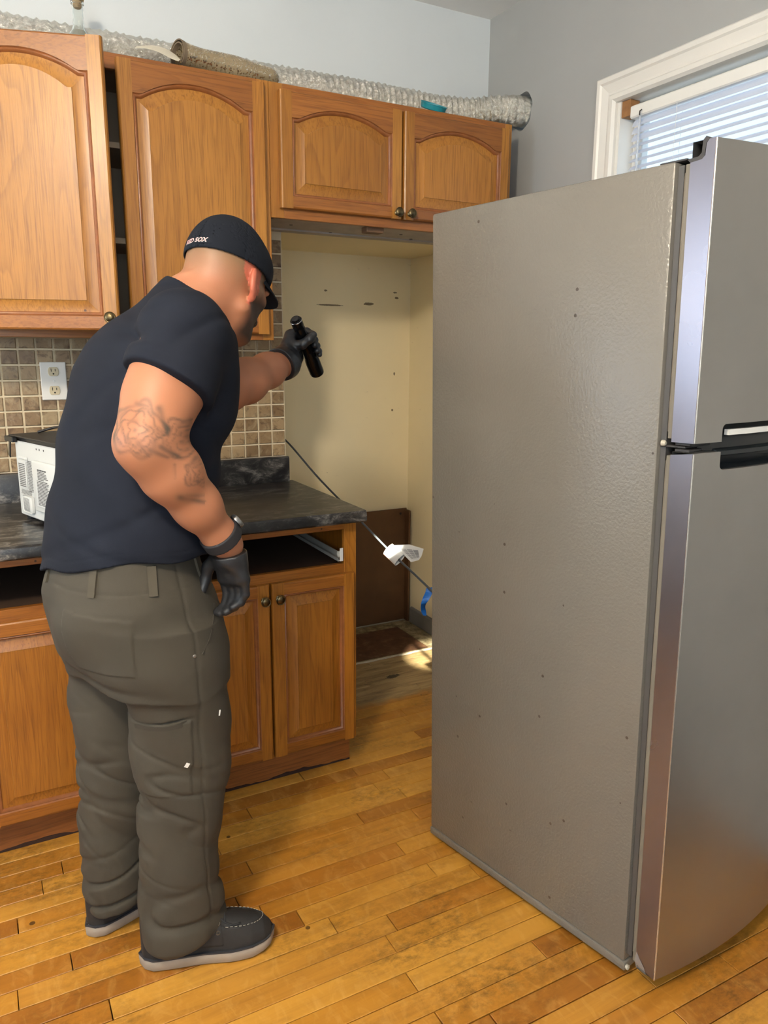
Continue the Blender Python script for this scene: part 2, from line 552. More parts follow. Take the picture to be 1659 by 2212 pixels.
bm = BM(); add_tube(bm, [(XR + 0.000, -0.835, 2.152), (XR - 0.004, -0.836, 2.12), (XR - 0.004, -0.838, 1.55)], 0.0035, 8)
part('tilt_wand', bm, M_CLEAR, blind)
bm = BM(); add_tube(bm, [(XR + 0.003, -0.835, 2.165), (XR - 0.004, -0.835, 2.160), (XR - 0.005, -0.835, 2.150), (XR, -0.835, 2.146)], 0.0018, 8)
part('wand_hook', bm, simple('dark_wire', srgb(60, 58, 56), 0.4, 0.8), blind)
shim = part('wooden_shim', box((XR + 0.004, by1 + 0.001, 2.160), (XR + 0.045, WY1 - 0.0125, 2.2095), 0.001), simple('raw_wood', srgb(150, 105, 62), 0.7, var=0.2, vscale=30))
tag(shim, 'small brown wood block')

# ---------------------------------------------------------------- floor boards
def board_mat():
    m_, nt, b = mat_new('maple_floor')
    n = N(nt)
    oi = n.new('ShaderNodeObjectInfo')
    r = n.ramp(oi.outputs['Random'], [(0.0, srgb(148, 92, 28)), (0.2, srgb(172, 113, 36)), (0.5, srgb(187, 131, 46)), (0.8, srgb(197, 142, 56)), (1.0, srgb(166, 106, 33))])
    v = n.coord((0.10, 1, 1), rand=9.0)
    g1 = n.noise(v, 28, 5, 0.6, 0.6)
    c = n.mix(n.ramp(g1, [(0.42, BLK), (0.75, (0.55, 0.55, 0.55))]), r, srgb(122, 74, 24))
    # curly figure
    g2 = n.noise(n.coord((1, 0.45, 1), rand=4.0), 30, 4, 0.6, 1.2)
    c = n.mix(n.ramp(g2, [(0.5, BLK), (0.72, (0.28, 0.28, 0.28))]), c, srgb(226, 176, 96))
    # ground-in dirt
    tcg = n.new('ShaderNodeNewGeometry')
    mp = n.new('ShaderNodeMapping'); mp.inputs['Scale'].default_value = (0.6, 1, 1); n.link(tcg.outputs['Position'], mp.inputs[0])
    d1 = n.noise(mp.outputs[0], 4.2, 3, 0.6)
    d2 = n.noise(mp.outputs[0], 55, 6, 0.75)
    dm = n.math('MULTIPLY', n.ramp(d1, [(0.46, BLK), (0.64, WHT)]), n.ramp(d2, [(0.42, BLK), (0.64, WHT)]))
    c = n.mix(n.math('MULTIPLY', dm, 0.60), c, srgb(70, 48, 18))
    # few small dark dents
    vo = n.new('ShaderNodeTexVoronoi'); vo.inputs['Scale'].default_value = 9; n.link(tcg.outputs['Position'], vo.inputs['Vector'])
    sp = n.new('ShaderNodeSeparateColor'); n.link(vo.outputs['Color'], sp.inputs[0])
    spot = n.math('LESS_THAN', vo.outputs['Distance'], n.math('MULTIPLY', n.math('SUBTRACT', sp.outputs[1], 0.8, True), 0.35))
    c = n.mix(n.math('MULTIPLY', spot, 0.8), c, srgb(48, 26, 12))
    # where the refrigerator used to stand the finish has worn to grey bare wood
    xyz = n.new('ShaderNodeSeparateXYZ'); n.link(tcg.outputs['Position'], xyz.inputs[0])
    wob = n.math('MULTIPLY', n.math('SUBTRACT', n.noise(tcg.outputs['Position'], 9, 4), 0.5), 0.16)
    e = n.math('ADD', xyz.outputs[1], wob)
    bare = n.ramp(e, [(0.0, BLK), (1.0, WHT)])
    mr = n.new('ShaderNodeMapRange'); mr.inputs['From Min'].default_value = -0.235; mr.inputs['From Max'].default_value = -0.185
    n.link(e, mr.inputs['Value'])
    inx = n.math('GREATER_THAN', xyz.outputs[0], -0.02)
    bf = n.math('MULTIPLY', mr.outputs[0], inx)
    gr = n.noise(n.coord((0.12, 1, 1), rand=3.0), 40, 5, 0.65)
    barec = n.ramp(gr, [(0.3, srgb(120, 96, 62)), (0.55, srgb(168, 142, 98)), (0.8, srgb(186, 164, 122))])
    dk = n.ramp(n.noise(mp.outputs[0], 14, 5, 0.7), [(0.56, BLK), (0.70, WHT)])
    barec = n.mix(n.math('MULTIPLY', dk, 0.55), barec, srgb(74, 62, 44))
    c = n.mix(bf, c, barec)
    # black smear
    sm = n.math('ADD', n.math('POWER', n.math('DIVIDE', n.math('SUBTRACT', xyz.outputs[0], 0.46), 0.05), 2.0),
                n.math('POWER', n.math('DIVIDE', n.math('SUBTRACT', xyz.outputs[1], -0.02), 0.022), 2.0))
    smk = n.math('LESS_THAN', n.math('ADD', sm, n.math('MULTIPLY', n.noise(tcg.outputs['Position'], 60, 4, 0.7), 2.4)), 1.7)
    c = n.mix(n.math('MULTIPLY', smk, 0.85), c, srgb(34, 34, 30))
    n.link(c, b.inputs['Base Color'])
    rg = n.math('ADD', n.math('MULTIPLY', d2, 0.25), 0.26)
    n.link(n.math('ADD', rg, n.math('MULTIPLY', bf, 0.25)), b.inputs['Roughness'])
    n.link(n.bump(g1, 0.10, 0.002), b.inputs['Normal'])
    return m_
M_FLOOR = board_mat()
PITCH = 0.0608
joints = {-1: [0.02], -7: [-1.016, -0.246], -11: [-0.32, -0.04, 1.2], -10: [-0.158], -5: [-0.283, 0.3], -1: [0.071]}
def lay_boards():
    rr = random.Random(21)
    ks = range(-31, 9)
    for k in ks:
        ya = -0.695 + 0.0608 * 0 + k * PITCH + 0.0608 * 5.5 - 0.005
        yb = ya + PITCH
        if yb > YD - 0.002: yb = YD - 0.002
        if ya < -2.45 or ya > YD - 0.03: continue
        x0 = -1.75 if ya < 0.0 else XA + 0.002
        x1 = XR - 0.002
        if ya > -0.55 and ya < 0: x0 = -0.02      # hidden under the base cabinets further left
        xs = [x0]
        x = x0 + rr.uniform(0.15, 0.9)
        while x < x1 - 0.12:
            xs.append(x); x += rr.choice([rr.uniform(0.35, 0.6), rr.uniform(0.6, 1.15)])
        xs.append(x1)
        for a, b_ in zip(xs, xs[1:]):
            g = 0.0008 + rr.choice([0, 0, 0.0003, 0.0007])
            dz = rr.uniform(-0.0006, 0.0)
            bm = BM()
            c = 0.0011
            L0 = [(a + g, ya + g, -0.018), (b_ - g, ya + g, -0.018), (b_ - g, yb - g, -0.018), (a + g, yb - g, -0.018)]
            L1 = [(p[0], p[1], dz - c) for p in L0]
            L2 = [(a + g + c, ya + g + c, dz), (b_ - g - c, ya + g + c, dz), (b_ - g - c, yb - g - c, dz), (a + g + c, yb - g - c, dz)]
            add_loops(bm, [L0, L1, L2], cap0=False)
            part('floorboard', bm, M_FLOOR, floor)
lay_boards()

# alcove floor leftovers: sheet of old brown flooring with pale edges
M_OLDF, nt, b = mat_new('old_brown_flooring')
n = N(nt)
f = n.noise(n.coord((1, 1, 1)), 14, 6, 0.7)
c = n.ramp(f, [(0.3, srgb(58, 36, 22)), (0.55, srgb(92, 62, 40)), (0.75, srgb(126, 98, 72))])
n.link(c, b.inputs['Base Color']); b.inputs['Roughness'].default_value = 0.6
M_DUST, nt, b = mat_new('dusty_cement')
n = N(nt)
f = n.noise(n.coord(), 22, 7, 0.75)
c = n.ramp(f, [(0.3, srgb(70, 58, 40)), (0.5, srgb(134, 120, 88)), (0.75, srgb(186, 172, 140))])
n.link(c, b.inputs['Base Color']); b.inputs['Roughness'].default_value = 0.9
n.link(n.bump(f, 0.5, 0.004), b.inputs['Normal'])
t_ = thing('flooring_remnant', 'remnant of old dark brown sheet flooring with pale dusty border on the alcove floor', 'flooring', (0.42, 0.39, 0.0))
part('dusty_border', box((XA + 0.004, 0.176, 0.0006), (0.868, 0.575, 0.002)), M_DUST, t_)
import itertools
xs = [XA + 0.006, 0.26, 0.53, 0.775]
for i in range(3):
    for (y0, y1) in ((0.190, 0.345), (0.3465, 0.50)):
        bm = box((xs[i] + 0.0008, y0, 0.002), (xs[i + 1] - 0.0008, y1, 0.0038), 0.0006)
        part('floor_tile', bm, M_OLDF, t_)
bm = BM(); pts = [(x, 0.172 + 0.0016 * math.sin(x * 37), 0.0016) for x in np.linspace(XA + 0.006, 0.86, 30)]
add_loops(bm, [[(p[0], p[1] - 0.006 - 0.002 * math.sin(p[0] * 61), 0.0003), (p[0], p[1] - 0.005, 0.004), (p[0], p[1] + 0.005, 0.0045), (p[0], p[1] + 0.007, 0.0003)] for p in map(tuple, pts)])
part('edge_strip', bm, simple('pale_edge', srgb(206, 196, 174), 0.7, var=0.15, vscale=60), t_)

# grey baseboard in the alcove
bm = BM()
add_loops(bm, [[(XR - 0.012, y, 0.0), (XR - 0.012, y, 0.075), (XR - 0.008, y, 0.082), (XR - 0.0005, y, 0.084), (XR - 0.0005, y, 0.0)] for y in (-0.9, 0.545)])
structure('baseboard_right', bm, M_BASEB)

# brown hardboard sheet at the foot of the alcove wall, with its folded return
hb = thing('hardboard_panel', 'dark brown hardboard panel standing against the foot of the cream alcove wall', 'panel', (0.5, 0.595, 0.0))
M_HB = simple('dark_hardboard', srgb(92, 62, 34), 0.6, var=0.15, vscale=10)
part('sheet', box((XA + 0.004, 0.588, 0.0045), (0.872, 0.596, 0.612), 0.001), M_HB, hb)
part('return_strip', box((0.862, 0.548, 0.0045), (0.873, 0.5875, 0.605), 0.001), M_HB, hb)
bm = BM(); add_lathe(bm, [(0.006, 0), (0.006, 0.001), (0.003, 0.002)], (0.835, 0.588, 0.585), (0, -1, 0), 10)
part('nail', bm, simple('black_nail', srgb(20, 18, 16), 0.5), hb)

# ---------------------------------------------------------------- wall tiles
def tile_mat():
    m_, nt, b = mat_new('travertine_tile')
    n = N(nt)
    oi = n.new('ShaderNodeObjectInfo')
    base = n.ramp(oi.outputs['Random'], [(0, srgb(124, 98, 68)), (0.5, srgb(144, 118, 84)), (1, srgb(166, 140, 104))])
    v = n.coord((1, 1, 1), rand=11.0)
    f = n.noise(v, 38, 6, 0.65, 0.8)
    c = n.mix(n.ramp(f, [(0.50, BLK), (0.66, (0.85, 0.85, 0.85))]), base, srgb(88, 64, 40))
    f2 = n.noise(v, 16, 4, 0.6, 1.5)
    c = n.mix(n.ramp(f2, [(0.5, BLK), (0.75, (0.5, 0.5, 0.5))]), c, srgb(194, 176, 140))
    n.link(c, b.inputs['Base Color'])
    b.inputs['Roughness'].default_value = 0.42
    n.link(n.bump(f, 0.25, 0.002), b.inputs['Normal'])
    return m_
M_TILE = tile_mat()
bed = part('grout_bed', box((-1.62, -0.0035, 0.95), (XA - 0.001, -0.0002, 1.852)), M_GROUT, wall_back)
PX, PZ = 0.0533, 0.0497
rr = random.Random(3)
tile0 = None
for i in range(30):
    xr_ = XA - 0.002 - i * PX
    for j in range(-1, 17):
        z0 = 1.011 + j * PZ
        if j > 8 and i > 2: continue
        if i > 20: continue
        if z0 + PZ > 1.853: continue
        if tile0 is None:
            bm = BM()
            w, h = PX - 0.0062, PZ - 0.0062
            L = []
            for d, y in ((0, 0), (0.0, -0.0035), (0.0018, -0.0055)):
                L.append([(d - w / 2, y, d - h / 2), (w / 2 - d, y, d - h / 2), (w / 2 - d, y, h / 2 - d), (d - w / 2, y, h / 2 - d)])
            add_loops(bm, L, cap0=False)
            o = tile0 = part('tile', bm, M_TILE, wall_back, world=False)
        else:
            o = tile0.copy(); COL.objects.link(o)
        o.location = (xr_ - PX / 2 + rr.uniform(-.0004, .0004), -0.0033 + rr.uniform(-.0006, .0003), z0 + PZ / 2 + rr.uniform(-.0004, .0004))
        o.rotation_euler = (rr.uniform(-.012, .012), rr.uniform(-.008, .008), rr.uniform(-.012, .012))
# ---------------------------------------------------------------- oak cabinets
OB, OD, OL = srgb(160, 104, 37), srgb(106, 62, 18), srgb(176, 121, 50)
OAKZ = oak('oak_vertical', 'z', OB, OD, OL)
OAKX = oak('oak_horizontal', 'x', srgb(143, 86, 34), srgb(98, 54, 19), srgb(157, 99, 43))
UPZ, UPX = OAKZ, OAKX
LOZ = oak('oak_vertical_shaded', 'z', srgb(155, 95, 28), srgb(100, 54, 12), srgb(172, 111, 38), 0.38)
LOX = oak('oak_horizontal_shaded', 'x', srgb(144, 86, 26), srgb(92, 47, 12), srgb(159, 98, 35), 0.38)
M_GROOVE = simple('oak_moulding', srgb(136, 82, 44), 0.4, var=0.2, vscale=30)
M_BRASS = simple('antique_brass', srgb(104, 90, 64), 0.34, 1.0, var=0.25, vscale=60)
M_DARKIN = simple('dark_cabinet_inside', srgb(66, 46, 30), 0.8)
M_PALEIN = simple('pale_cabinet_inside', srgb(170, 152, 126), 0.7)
M_BLACK = simple('black_void', srgb(20, 17, 15), 0.8)

def make_door(cab, x0, x1, z0, z1, yf, stile=0.055, rail=0.046, top=0.085, arch=0.034, thick=0.020, knob=None, M=None):
    """raised-panel door in the plane y=yf (front face), frame pieces and raised panel; M: extra world transform (swing)"""
    ya = yf + thick
    NA = 22
    def topz(u):                      # cathedral arch along the opening, u in 0..1
        if arch <= 0: return 0.0
        s_ = (2 * u - 1) / 0.90
        return arch * max(0.0, 1 - abs(s_) ** 2.0) ** 0.92 if abs(s_) < 1 else 0.0
    ox0, ox1, oz0, oz1 = x0 + stile, x1 - stile, z0 + rail, z1 - top
    W_ = ox1 - ox0
    us = [i / NA for i in range(NA + 1)]
    def loop(d, y):
        """opening outline grown inward by d at depth y"""
        L = [(ox0 + d, y, oz0 + d), (ox1 - d, y, oz0 + d)]
        for u in reversed(us):
            x = ox0 + d + (W_ - 2 * d) * u
            L.append((x, y, oz1 + topz(u) - d))
        return L
    def tr(bm):
        if M is not None: bmesh.ops.transform(bm, matrix=M, verts=bm.verts)
        return bm
    # the door object itself: raised panel
    bm = BM()
    add_loops(bm, [loop(-0.006, ya - 0.003), loop(-0.006, yf + 0.0125), loop(0.003, yf + 0.0125), loop(0.031, yf + 0.0025), loop(0.0315, yf + 0.0002)], True, True)
    door = part('door', tr(bm), OAKZ, cab, smooth=25)
    # moulded inner edge of the frame
    bm = BM()
    add_loops(bm, [loop(-0.012, yf + 0.0004), loop(-0.009, yf + 0.0045), loop(-0.0065, yf + 0.0030), loop(-0.003, yf + 0.0045), loop(0.000, yf + 0.0125)], False, False)
    part('moulding', tr(bm), M_GROOVE, door, smooth=50)
    e = 0.004
    def frame_piece(name, lo, hi, mat):
        bm = box(lo, hi, 0.0)
        part(name, tr(bm), mat, door)
    for nm, a, b_ in (('stile', x0, ox0 - 0.0115), ('stile', ox1 + 0.0115, x1)):
        bm = BM()
        lft = nm and a == x0
        L = [(a, ya, z0), (b_, ya, z0), (b_, yf, z0), (a + e, yf, z0) if a == x0 else (b_, yf, z0), (a, yf + e, z0)]
        if a == x0: sec = [(a, ya), (b_, ya), (b_, yf), (a + 0.006, yf), (a + 0.002, yf + 0.003), (a, yf + 0.008)]
        else: sec = [(a, ya), (b_, ya), (b_, yf + 0.008), (b_ - 0.002, yf + 0.003), (b_ - 0.006, yf), (a, yf)]
        add_loops(bm, [[(p, q, z0) for p, q in sec], [(p, q, z1) for p, q in sec]])
        part(nm, tr(bm), OAKZ, door)
    a, b_ = ox0 - 0.0115, ox1 + 0.0115
    bm = BM()
    sec = [(z0, ya), (oz0 - 0.0115, ya), (oz0 - 0.0115, yf + 0.0002), (z0 + 0.006, yf + 0.0002), (z0 + 0.002, yf + 0.003), (z0, yf + 0.008)]
    add_loops(bm, [[(x, q, p) for p, q in sec] for x in (a, b_)])
    part('rail', tr(bm), OAKX, door)
    # top rail with the arched underside
    bm = BM()
    rows = []
    for i, u in enumerate([-1] + us + [2]):
        x = a if u < 0 else (b_ if u > 1 else ox0 + W_ * u)
        zz = oz1 + topz(min(max(u, 0), 1)) + 0.0115
        rows.append([(x, ya, zz), (x, yf + 0.0002, zz), (x, yf + 0.0002, z1 - 0.006), (x, yf + 0.003, z1 - 0.002), (x, yf + 0.008, z1), (x, ya, z1)])
    add_loops(bm, rows)
    part('rail', tr(bm), OAKX, door)
    if knob:
        bm = BM()
        kx, kz = knob
        add_lathe(bm, [(0.009, 0), (0.009, 0.002), (0.0055, 0.004), (0.005, 0.012), (0.011, 0.016), (0.0155, 0.020), (0.0160, 0.0225), (0.0145, 0.0245), (0.0125, 0.0240), (0.0105, 0.0255), (0.004, 0.0270), (0.0008, 0.0272)], (kx, yf, kz), (0, -1, 0), 24)
        part('knob', tr(bm), M_BRASS, door, smooth=35)
    return door

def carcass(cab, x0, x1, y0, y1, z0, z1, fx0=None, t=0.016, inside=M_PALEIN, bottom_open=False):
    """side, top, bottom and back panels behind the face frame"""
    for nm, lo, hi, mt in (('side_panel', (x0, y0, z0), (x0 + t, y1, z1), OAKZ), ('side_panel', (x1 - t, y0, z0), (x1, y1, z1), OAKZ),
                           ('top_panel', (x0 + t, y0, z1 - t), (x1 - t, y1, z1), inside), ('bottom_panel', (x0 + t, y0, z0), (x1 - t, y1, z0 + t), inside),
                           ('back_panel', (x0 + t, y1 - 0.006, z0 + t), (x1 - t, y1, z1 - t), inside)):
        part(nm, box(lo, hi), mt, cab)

YFR = -0.312   # front of the upper face frames
ZT = 2.228     # top of the upper cabinets
def frame_bar(cab, nm, x0, x1, z0, z1, y0, mat, th=0.019):
    part(nm, box((x0, y0, z0), (x1, y0 + th, z1), 0.0012), mat, cab)

# tall double-door wall cabinet, both doors; the left one hangs ajar
cab = thing('wall_cabinet', 'tall honey oak wall cabinet with two arched doors, left door ajar, above the tiled backsplash', 'cabinet', (-0.635, -0.16, 1.443))
TX0, TX1, TZ0 = -1.105, -0.1655, 1.443
carcass(cab, TX0, TX1, YFR + 0.019, -0.008, TZ0, ZT - 0.001)
frame_bar(cab, 'stile', TX0, TX0 + 0.035, TZ0, ZT, YFR, OAKZ)
frame_bar(cab, 'stile', -0.203, TX1, TZ0, ZT, YFR, OAKZ)
frame_bar(cab, 'rail', TX0 + 0.035, -0.203, ZT - 0.042, ZT, YFR, OAKX)
frame_bar(cab, 'rail', TX0 + 0.035, -0.203, TZ0, TZ0 + 0.035, YFR, OAKX)
for z in (1.72, 1.985):
    part('shelf', box((TX0 + 0.017, YFR + 0.03, z), (TX1 - 0.017, -0.016, z + 0.016)), M_PALEIN, cab)
make_door(cab, -0.622, -0.184, 1.462, 2.214, -0.334, stile=0.052, rail=0.050, top=0.098, arch=0.046, knob=(-0.597, 1.520))
hinge = Vector((-1.088, -0.314, 0))
ang = math.radians(-17.5)
Msw = Matrix.Translation(hinge) @ Matrix.Rotation(ang, 4, 'Z') @ Matrix.Translation(-hinge)
make_door(cab, -1.088, -0.652, 1.462, 2.214, -0.334, stile=0.052, rail=0.050, top=0.098, arch=0.046, knob=(-0.674, 1.497), M=Msw)

# short cabinet over the alcove
cab = thing('wall_cabinet', 'short oak wall cabinet with two arched doors and brass knobs over the empty alcove', 'cabinet', (0.31, -0.16, 1.829))
SX0, SX1, SZ0 = -0.1645, 0.778, 1.829
M_UNDER = simple('chalky_white_underside', srgb(186, 176, 164), 0.8, var=0.14, vscale=14)
carcass(cab, SX0, SX1, YFR + 0.019, -0.001, SZ0 + 0.02, ZT - 0.001)
frame_bar(cab, 'stile', SX0, SX0 + 0.045, SZ0, ZT, YFR, OAKZ)
frame_bar(cab, 'stile', SX1 - 0.03, SX1, SZ0, ZT, YFR, OAKZ)
frame_bar(cab, 'stile', 0.285, 0.330, SZ0 + 0.046, ZT - 0.042, YFR, OAKZ)
frame_bar(cab, 'rail', SX0 + 0.045, SX1 - 0.03, ZT - 0.042, ZT, YFR, OAKX)
frame_bar(cab, 'rail', SX0 + 0.045, SX1 - 0.03, SZ0, SZ0 + 0.046, YFR, OAKX)
for y0, y1, dz in ((-0.288, -0.235, 0.006), (-0.2345, -0.05, 0.010), (-0.0495, 0.0985, 0.004)):
    part('underside_board', box((SX0 + 0.003, y0, SZ0 + dz), (SX1 - 0.003, y1 if y1 < 0 else -0.0015, SZ0 + 0.0195), 0.001), M_UNDER, cab)
part('wood_block', box((0.195, -0.282, SZ0 - 0.014), (0.262, -0.238, SZ0 + 0.0055), 0.002), simple('brown_block', srgb(120, 88, 62), 0.7, var=0.15, vscale=20), cab)
for x, y in ((-0.145, -0.262), (-0.03, -0.14), (0.41, -0.14), (0.16, -0.05), (0.5, -0.06)):
    bm = BM()
    add_lathe(bm, [(0.0065, 0.0), (0.0065, -0.0012), (0.0005, -0.0014)], (x, y, SZ0 + 0.0062 if y < -0.235 else SZ0 + 0.0102), (0, 0, 1), 10)
    part('screw_hole', bm, M_BLACK, cab)
make_door(cab, -0.137, 0.306, 1.858, 2.205, -0.334, stile=0.052, rail=0.048, top=0.088, arch=0.040, knob=(0.284, 1.877))
make_door(cab, 0.312, 0.757, 1.858, 2.205, -0.334, stile=0.050, rail=0.048, top=0.092, arch=0.042, knob=(0.335, 1.877))

# base cabinets, a darker oak copy with their dimmer light put into the colour
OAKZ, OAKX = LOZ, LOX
YB = -0.600
M_OPEN = M_BLACK
def base_cab(x0, x1, label, doors, slide, right_end):
    cab = thing('base_cabinet', label, 'cabinet', ((x0 + x1) / 2, -0.3, 0))
    t = 0.016
    y0 = YB + 0.019
    part('side_panel', box((x0, y0, 0.10), (x0 + t, -0.002, 0.875)), OAKZ, cab)
    part('side_panel', box((x1 - t, y0, 0.0005 if right_end else 0.10), (x1, -0.002, 0.875)) if not right_end else
         add_box(box((x1 - t, y0, 0.10), (x1, -0.002, 0.875)), (x1 - t, YB + 0.062, 0.0005), (x1, -0.002, 0.0998)), OAKZ, cab)
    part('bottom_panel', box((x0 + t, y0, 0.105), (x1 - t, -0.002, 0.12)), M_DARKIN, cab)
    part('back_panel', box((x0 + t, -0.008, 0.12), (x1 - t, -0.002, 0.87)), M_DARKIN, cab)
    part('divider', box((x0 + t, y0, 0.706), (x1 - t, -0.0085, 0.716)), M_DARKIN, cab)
    frame_bar(cab, 'stile', x0, x0 + 0.042, 0.108, 0.875, YB, OAKZ)
    frame_bar(cab, 'stile', x1 - 0.043, x1, 0.108, 0.875, YB, OAKZ)
    frame_bar(cab, 'rail', x0 + 0.042, x1 - 0.043, 0.848, 0.875, YB, OAKX)
    frame_bar(cab, 'rail', x0 + 0.042, x1 - 0.043, 0.690, 0.733, YB, OAKX)
    frame_bar(cab, 'rail', x0 + 0.042, x1 - 0.043, 0.108, 0.135, YB, OAKX)
    part('toe_kick', box((x0, YB + 0.048, 0.001), (x1 - (0.003 if right_end else 0), YB + 0.061, 0.1075), 0.001), M_TOE, cab)
    bm = BM()
    rr = random.Random(int(x0 * 100))
    loops = []
    xs = np.linspace(x0, x1 - (0.004 if right_end else 0), 40)
    for x in xs:
        h = 0.007 + 0.004 * math.sin(x * 23) + rr.uniform(-0.003, 0.004)
        loops.append([(x, YB + 0.0455, 0.0), (x, YB + 0.0455, max(h, 0.002)), (x, YB + 0.0478, max(h, 0.002) + 0.001), (x, YB + 0.0478, 0.0)])
    add_loops(bm, loops)
    part('dirty_caulk', bm, simple('grime', srgb(44, 22, 14), 0.8), cab)
    for a, b_, kn in doors:
        make_door(cab, a, b_, 0.117, 0.704, YB - 0.021, stile=0.052, rail=0.050, top=0.050, arch=0.0, knob=kn)
    if slide:
        bm = BM()
        xs_ = x1 - 0.046
        sec = [(0, 0), (0, 0.024), (-0.003, 0.024), (-0.003, 0.004), (-0.016, 0.004), (-0.016, 0.010), (-0.018, 0.010), (-0.018, 0)]
        add_loops(bm, [[(xs_ + a, y, 0.742 + z) for a, z in sec] for y in (YB + 0.003, YB + 0.45)])
        sl = part('drawer_slide', bm, simple('slide_metal', srgb(150, 146, 138), 0.5), cab)
        bm = BM(); add_lathe(bm, [(0.0105, 0), (0.0105, 0.008), (0.004, 0.0085), (0.004, 0.010)], (xs_ - 0.0045, YB + 0.014, 0.763), (-1, 0, 0), 18)
        part('roller', bm, simple('nylon_roller', srgb(214, 210, 198), 0.4), sl, smooth=True)
        bm = box((xs_ - 0.012, YB + 0.0005, 0.742), (xs_ - 0.0005, YB + 0.0028, 0.786), 0.0006)
        part('mounting_tab', bm, M_WHITE, sl)
    return cab
M_TOE = oak('oak_toe_kick', 'x', srgb(132, 78, 34), srgb(82, 42, 16), srgb(146, 90, 42), 0.45)
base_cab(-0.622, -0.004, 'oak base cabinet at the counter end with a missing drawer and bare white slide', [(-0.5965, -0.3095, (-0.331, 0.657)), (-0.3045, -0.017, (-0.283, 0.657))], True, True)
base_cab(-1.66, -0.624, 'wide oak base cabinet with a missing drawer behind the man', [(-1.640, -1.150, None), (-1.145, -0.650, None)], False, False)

# laminate worktop with backsplash
M_LAM, nt, b = mat_new('black_slate_laminate')
n = N(nt)
v = n.coord((0.55, 1.3, 1))
f = n.noise(v, 22, 9, 0.78, 0.5)
c = n.ramp(f, [(0.36, srgb(14, 13, 14)), (0.48, srgb(40, 38, 37)), (0.55, srgb(80, 76, 71)), (0.61, srgb(136, 130, 122)), (0.68, srgb(52, 50, 48))])
f2 = n.noise(v, 5, 3)
c = n.mix(n.ramp(f2, [(0.42, BLK), (0.64, (0.75, 0.75, 0.75))]), c, srgb(34, 32, 32))
n.link(c, b.inputs['Base Color'])
b.inputs['Roughness'].default_value = 0.30
top = thing('countertop', 'dark slate patterned laminate countertop with rounded front edge on the oak base cabinets', 'countertop', (-0.8, -0.32, 0.876))
bm = BM()
sec = [(-0.002, 0.8765), (-0.645, 0.8765), (-0.650, 0.8815), (-0.650, 0.900), (-0.6475, 0.9085), (-0.642, 0.9130), (-0.634, 0.914), (-0.002, 0.914)]
add_loops(bm, [[(x, y, z) for y, z in sec] for x in (-1.66, 0.010)])
tp = part('worktop', bm, M_LAM, top, smooth=30)
bm = BM()
sec = [(-0.0065, 0.9145), (-0.028, 0.9145), (-0.028, 1.003), (-0.025, 1.009), (-0.020, 1.0105), (-0.0065, 1.0105)]
add_loops(bm, [[(x, y, z) for y, z in sec] for x in (-1.66, -0.016, -0.010)])
part('upstand', bm, M_LAM, top, smooth=30)

# double socket on the tiles
out = thing('electrical_outlet', 'white double electrical outlet on the tiled backsplash', 'outlet', (-0.823, -0.008, 1.307))
M_PLATE = simple('white_cover_plate', srgb(226, 222, 214), 0.35)
part('cover_plate', box((-0.8625, -0.0150, 1.2455), (-0.7835, -0.0092, 1.3685), 0.0025, 2), M_PLATE, out)
for z in (1.3375, 1.2765):
    bm = BM()
    loops = []
    for y, s_ in ((-0.0149, 1.0), (-0.0168, 1.0), (-0.0174, 0.95)):
        L = []
        for k in range(24):
            a = 2 * math.pi * k / 24
            L.append((-0.823 + 0.0165 * s_ * math.copysign(abs(math.cos(a)) ** 0.7, math.cos(a)), y, z + 0.0185 * s_ * max(-0.78, min(0.78, math.sin(a)))))
        loops.append(L)
    add_loops(bm, loops, False, True)
    rc = part('receptacle', bm, simple('almond_plastic', srgb(206, 190, 156), 0.4), out, smooth=30)
    bm = BM()
    add_box(bm, (-0.8305, -0.0179, z + 0.000), (-0.8285, -0.01735, z + 0.010))
    add_box(bm, (-0.8180, -0.0179, z + 0.001), (-0.8160, -0.01735, z + 0.009))
    add_lathe(bm, [(0.0028, 0), (0.0028, 0.0005)], (-0.823, -0.01738, z - 0.007), (0, -1, 0), 12)
    part('slot', bm, M_BLACK, rc)
bm = BM(); add_lathe(bm, [(0.0035, 0), (0.003, 0.0012)], (-0.823, -0.0149, 1.307), (0, -1, 0), 14)
part('screw', bm, M_WHITE, out)
